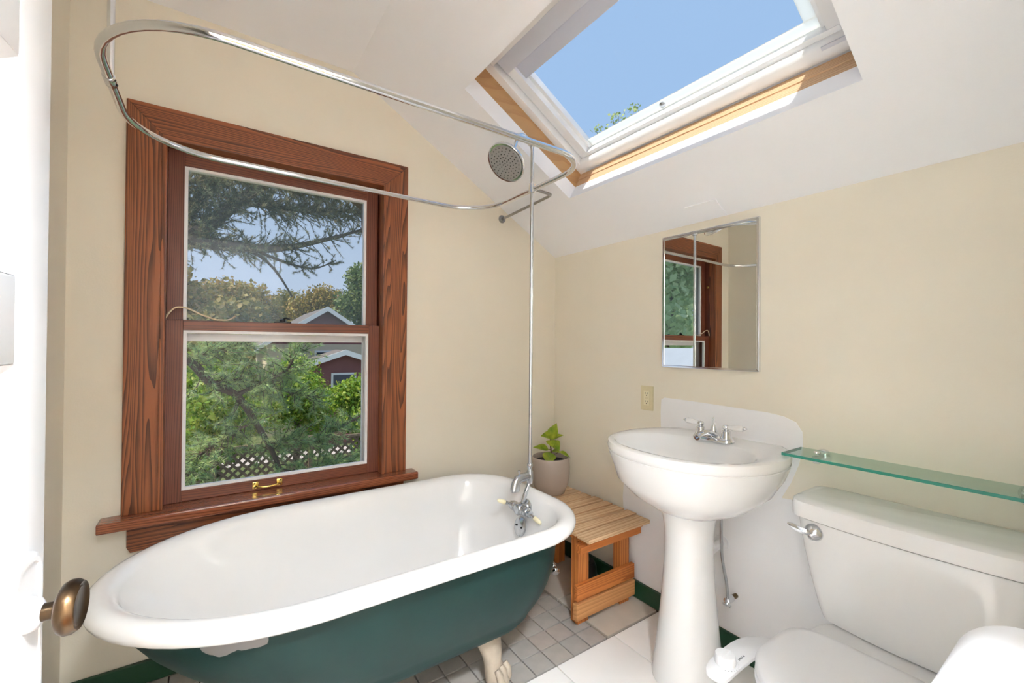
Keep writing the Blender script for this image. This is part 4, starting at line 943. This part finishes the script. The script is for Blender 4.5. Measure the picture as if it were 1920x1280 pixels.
# big pine close to the house: limbs cross the window from the left
PY = 4.6
pn = thing('pine_tree', 'large pine whose limbs cross in front of the window', 'tree', (at(200, 640, PY).x-1.2, PY+.3, GZ0))
pb_ = Vector(pn.location)
M_NEED = [leafm('needle_%d' % i, c, .25) for i, c in enumerate(((150, 178, 126), (176, 196, 122), (126, 158, 112), (186, 200, 130)))]
M_NEEDD = [leafm('brownish_needle_%d' % i, c, .2) for i, c in enumerate(((150, 148, 112), (130, 138, 102), (176, 160, 116), (112, 120, 92)))]  # browner, duller needle colours for the upper limbs
tube('trunk', [pb_, pb_+Vector((.1, 0, 3)), pb_+Vector((0, .1, 7))], [.28, .24, .16], M_BARK, pn, 10)
def limb(pix, Y, w0, w1, sub=0, seed=0):
    Q = [at(a, b, Y+dy) for a, b, dy in pix]
    if pix[0][0] < 245: Q = [Vector((pb_.x, pb_.y, Q[0].z-.15))]+Q                    # grows out of the trunk
    P = bez(Q, 5); n = len(P)
    tube('limb', P, [w0+(w1-w0)*i/(n-1) for i in range(n)], M_BARK, pn, 7); return P
twigs = []
def sprout(P, k, length, dirs, rmin=.004, spread=.8):
    """twigs leaving a limb, each a small curved branchlet"""
    for _ in range(k):
        i = random.randrange(2, len(P)-1); p = P[i]; t = (P[min(i+1, len(P)-1)]-P[i-1]).normalized()
        d = (t*.7+Vector((random.gauss(0, spread), random.gauss(0, spread), random.gauss(dirs, spread)))).normalized(); L = length*random.uniform(.5, 1.2)
        q = p+d*L*.5+Vector((0, 0, -.02)); e_ = p+d*L+Vector((random.gauss(0, .05), random.gauss(0, .05), -.05*L)); twigs.append([p, q, e_])
up1 = limb([(230, 452, 0), (330, 450, 0), (385, 455, .1), (450, 463, .1), (520, 466, .2), (600, 452, .3), (700, 425, .4)], PY, .14, .015)
up2 = limb([(345, 452, 0), (400, 415, .2), (450, 375, .3), (500, 345, .4), (560, 315, .5)], PY, .11, .05)
up3 = limb([(455, 466, .1), (490, 482, .1), (520, 512, .1), (548, 556, .2)], PY, .025, .012)
up4 = limb([(490, 474, .1), (545, 495, .2), (590, 503, .3), (630, 488, .4)], PY, .022, .008)
up5 = limb([(330, 445, .1), (365, 390, .2), (405, 345, .3), (470, 320, .4)], PY, .05, .02)
up6 = limb([(450, 380, .3), (530, 392, .4), (610, 398, .5), (690, 392, .5)], PY, .03, .01)
up7 = limb([(500, 345, .4), (560, 352, .4), (640, 362, .4)], PY, .025, .008)
up8 = limb([(230, 380, .3), (310, 360, .3), (380, 330, .3)], PY, .06, .02)
upper = [(up1, 330, .30), (up2, 280, .42), (up4, 40, .2), (up5, 280, .42), (up6, 340, .36), (up7, 300, .34), (up8, 220, .42)]
for P, k, L in upper: sprout(P, k, L, .25)
nu = len(twigs)
LY = 3.4
lo1 = limb([(240, 620, 0), (350, 672, 0), (395, 718, 0), (445, 742, .05), (478, 790, .1), (505, 835, .15), (525, 880, .2), (545, 940, .2)], LY, .055, .02)
lo2 = limb([(440, 742, .05), (500, 712, .1), (540, 690, .15), (562, 640, .2)], LY, .025, .01)
lo3 = limb([(505, 835, .15), (540, 822, .2), (590, 830, .25), (640, 800, .3), (700, 765, .3)], LY, .02, .01)
lo4 = limb([(395, 718, 0), (430, 712, .1), (480, 716, .15), (540, 735, .2), (600, 745, .3)], LY, .016, .007)
lo5 = limb([(478, 790, .1), (430, 815, .2), (380, 850, .2), (345, 905, .2)], LY, .016, .007)
lo6 = limb([(350, 672, 0), (400, 660, .1), (470, 640, .2)], LY, .018, .008)
lo7 = limb([(525, 880, .2), (580, 885, .2), (640, 868, .2), (690, 860, .2)], LY, .014, .006)
for P, k, L in ((lo1, 80, .32), (lo2, 70, .28), (lo3, 90, .26), (lo4, 75, .28), (lo5, 80, .28), (lo6, 75, .26), (lo7, 90, .24)): sprout(P, k, L, .05)
bm = bmesh.new()
for T_ in twigs: atube(bm, T_, [.007, .005, .0025], 4)
o = link('twigs', bm, M_BARK, pn); o['kind'] = 'stuff'
def needles(name, tws, per, ln, wd, mats):
    V, FA = [], []
    for T_ in tws:
        for _ in range(per):
            u_ = random.uniform(.25, 1.0); p = (T_[0].lerp(T_[1], u_*2) if u_ < .5 else T_[1].lerp(T_[2], u_*2-1)); t = (T_[2]-T_[0]).normalized()
            for k in range(7):
                d = (t*.8+Vector((random.gauss(0, .75), random.gauss(0, .75), random.gauss(0, .75)))).normalized(); s = d.orthogonal().normalized()*wd
                i = len(V); V += [p-s, p+s, p+d*ln*random.uniform(.6, 1.2)]; FA.append((i, i+1, i+2))
    me = bpy.data.meshes.new(name); me.from_pydata([tuple(v) for v in V], [], FA)
    me.polygons.foreach_set('material_index', np.repeat(rng.integers(0, len(mats), len(FA)//7), 7).astype(np.int32)[:len(FA)]); me.update()
    o = obj(name, me, mats, pn); o['kind'] = 'stuff'
needles('upper_needles', twigs[:nu], 11, .048, .0034, M_NEEDD)
needles('lower_needles', twigs[nu:], 13, .075, .0022, M_NEED)
# eave bracket beside the window
ev = thing('eave_bracket', 'brown painted eave bracket outside the upper window pane', 'bracket', (-.93, .5, 1.6))
prism('bracket_board', [(-.985, .5, 2.35), (-.985, .5, 1.90), (-.972, .5, 1.78), (-.94, .5, 1.70), (-.90, .5, 1.64), (-.80, .5, 1.64), (-.80, .5, 2.35)], (0, .08, 0), M_BROWN, ev)
prism('soffit_board', [(-1.25, .3, 2.20), (-.98, .3, 2.03), (-.80, .3, 1.92), (-.80, .3, 2.35), (-1.25, .3, 2.35)], (0, .4, 0), M_BROWN, ev)
box('wall_tie', (-.86, .139, 2.0), (-.80, .5, 2.08), M_BROWN, ev)
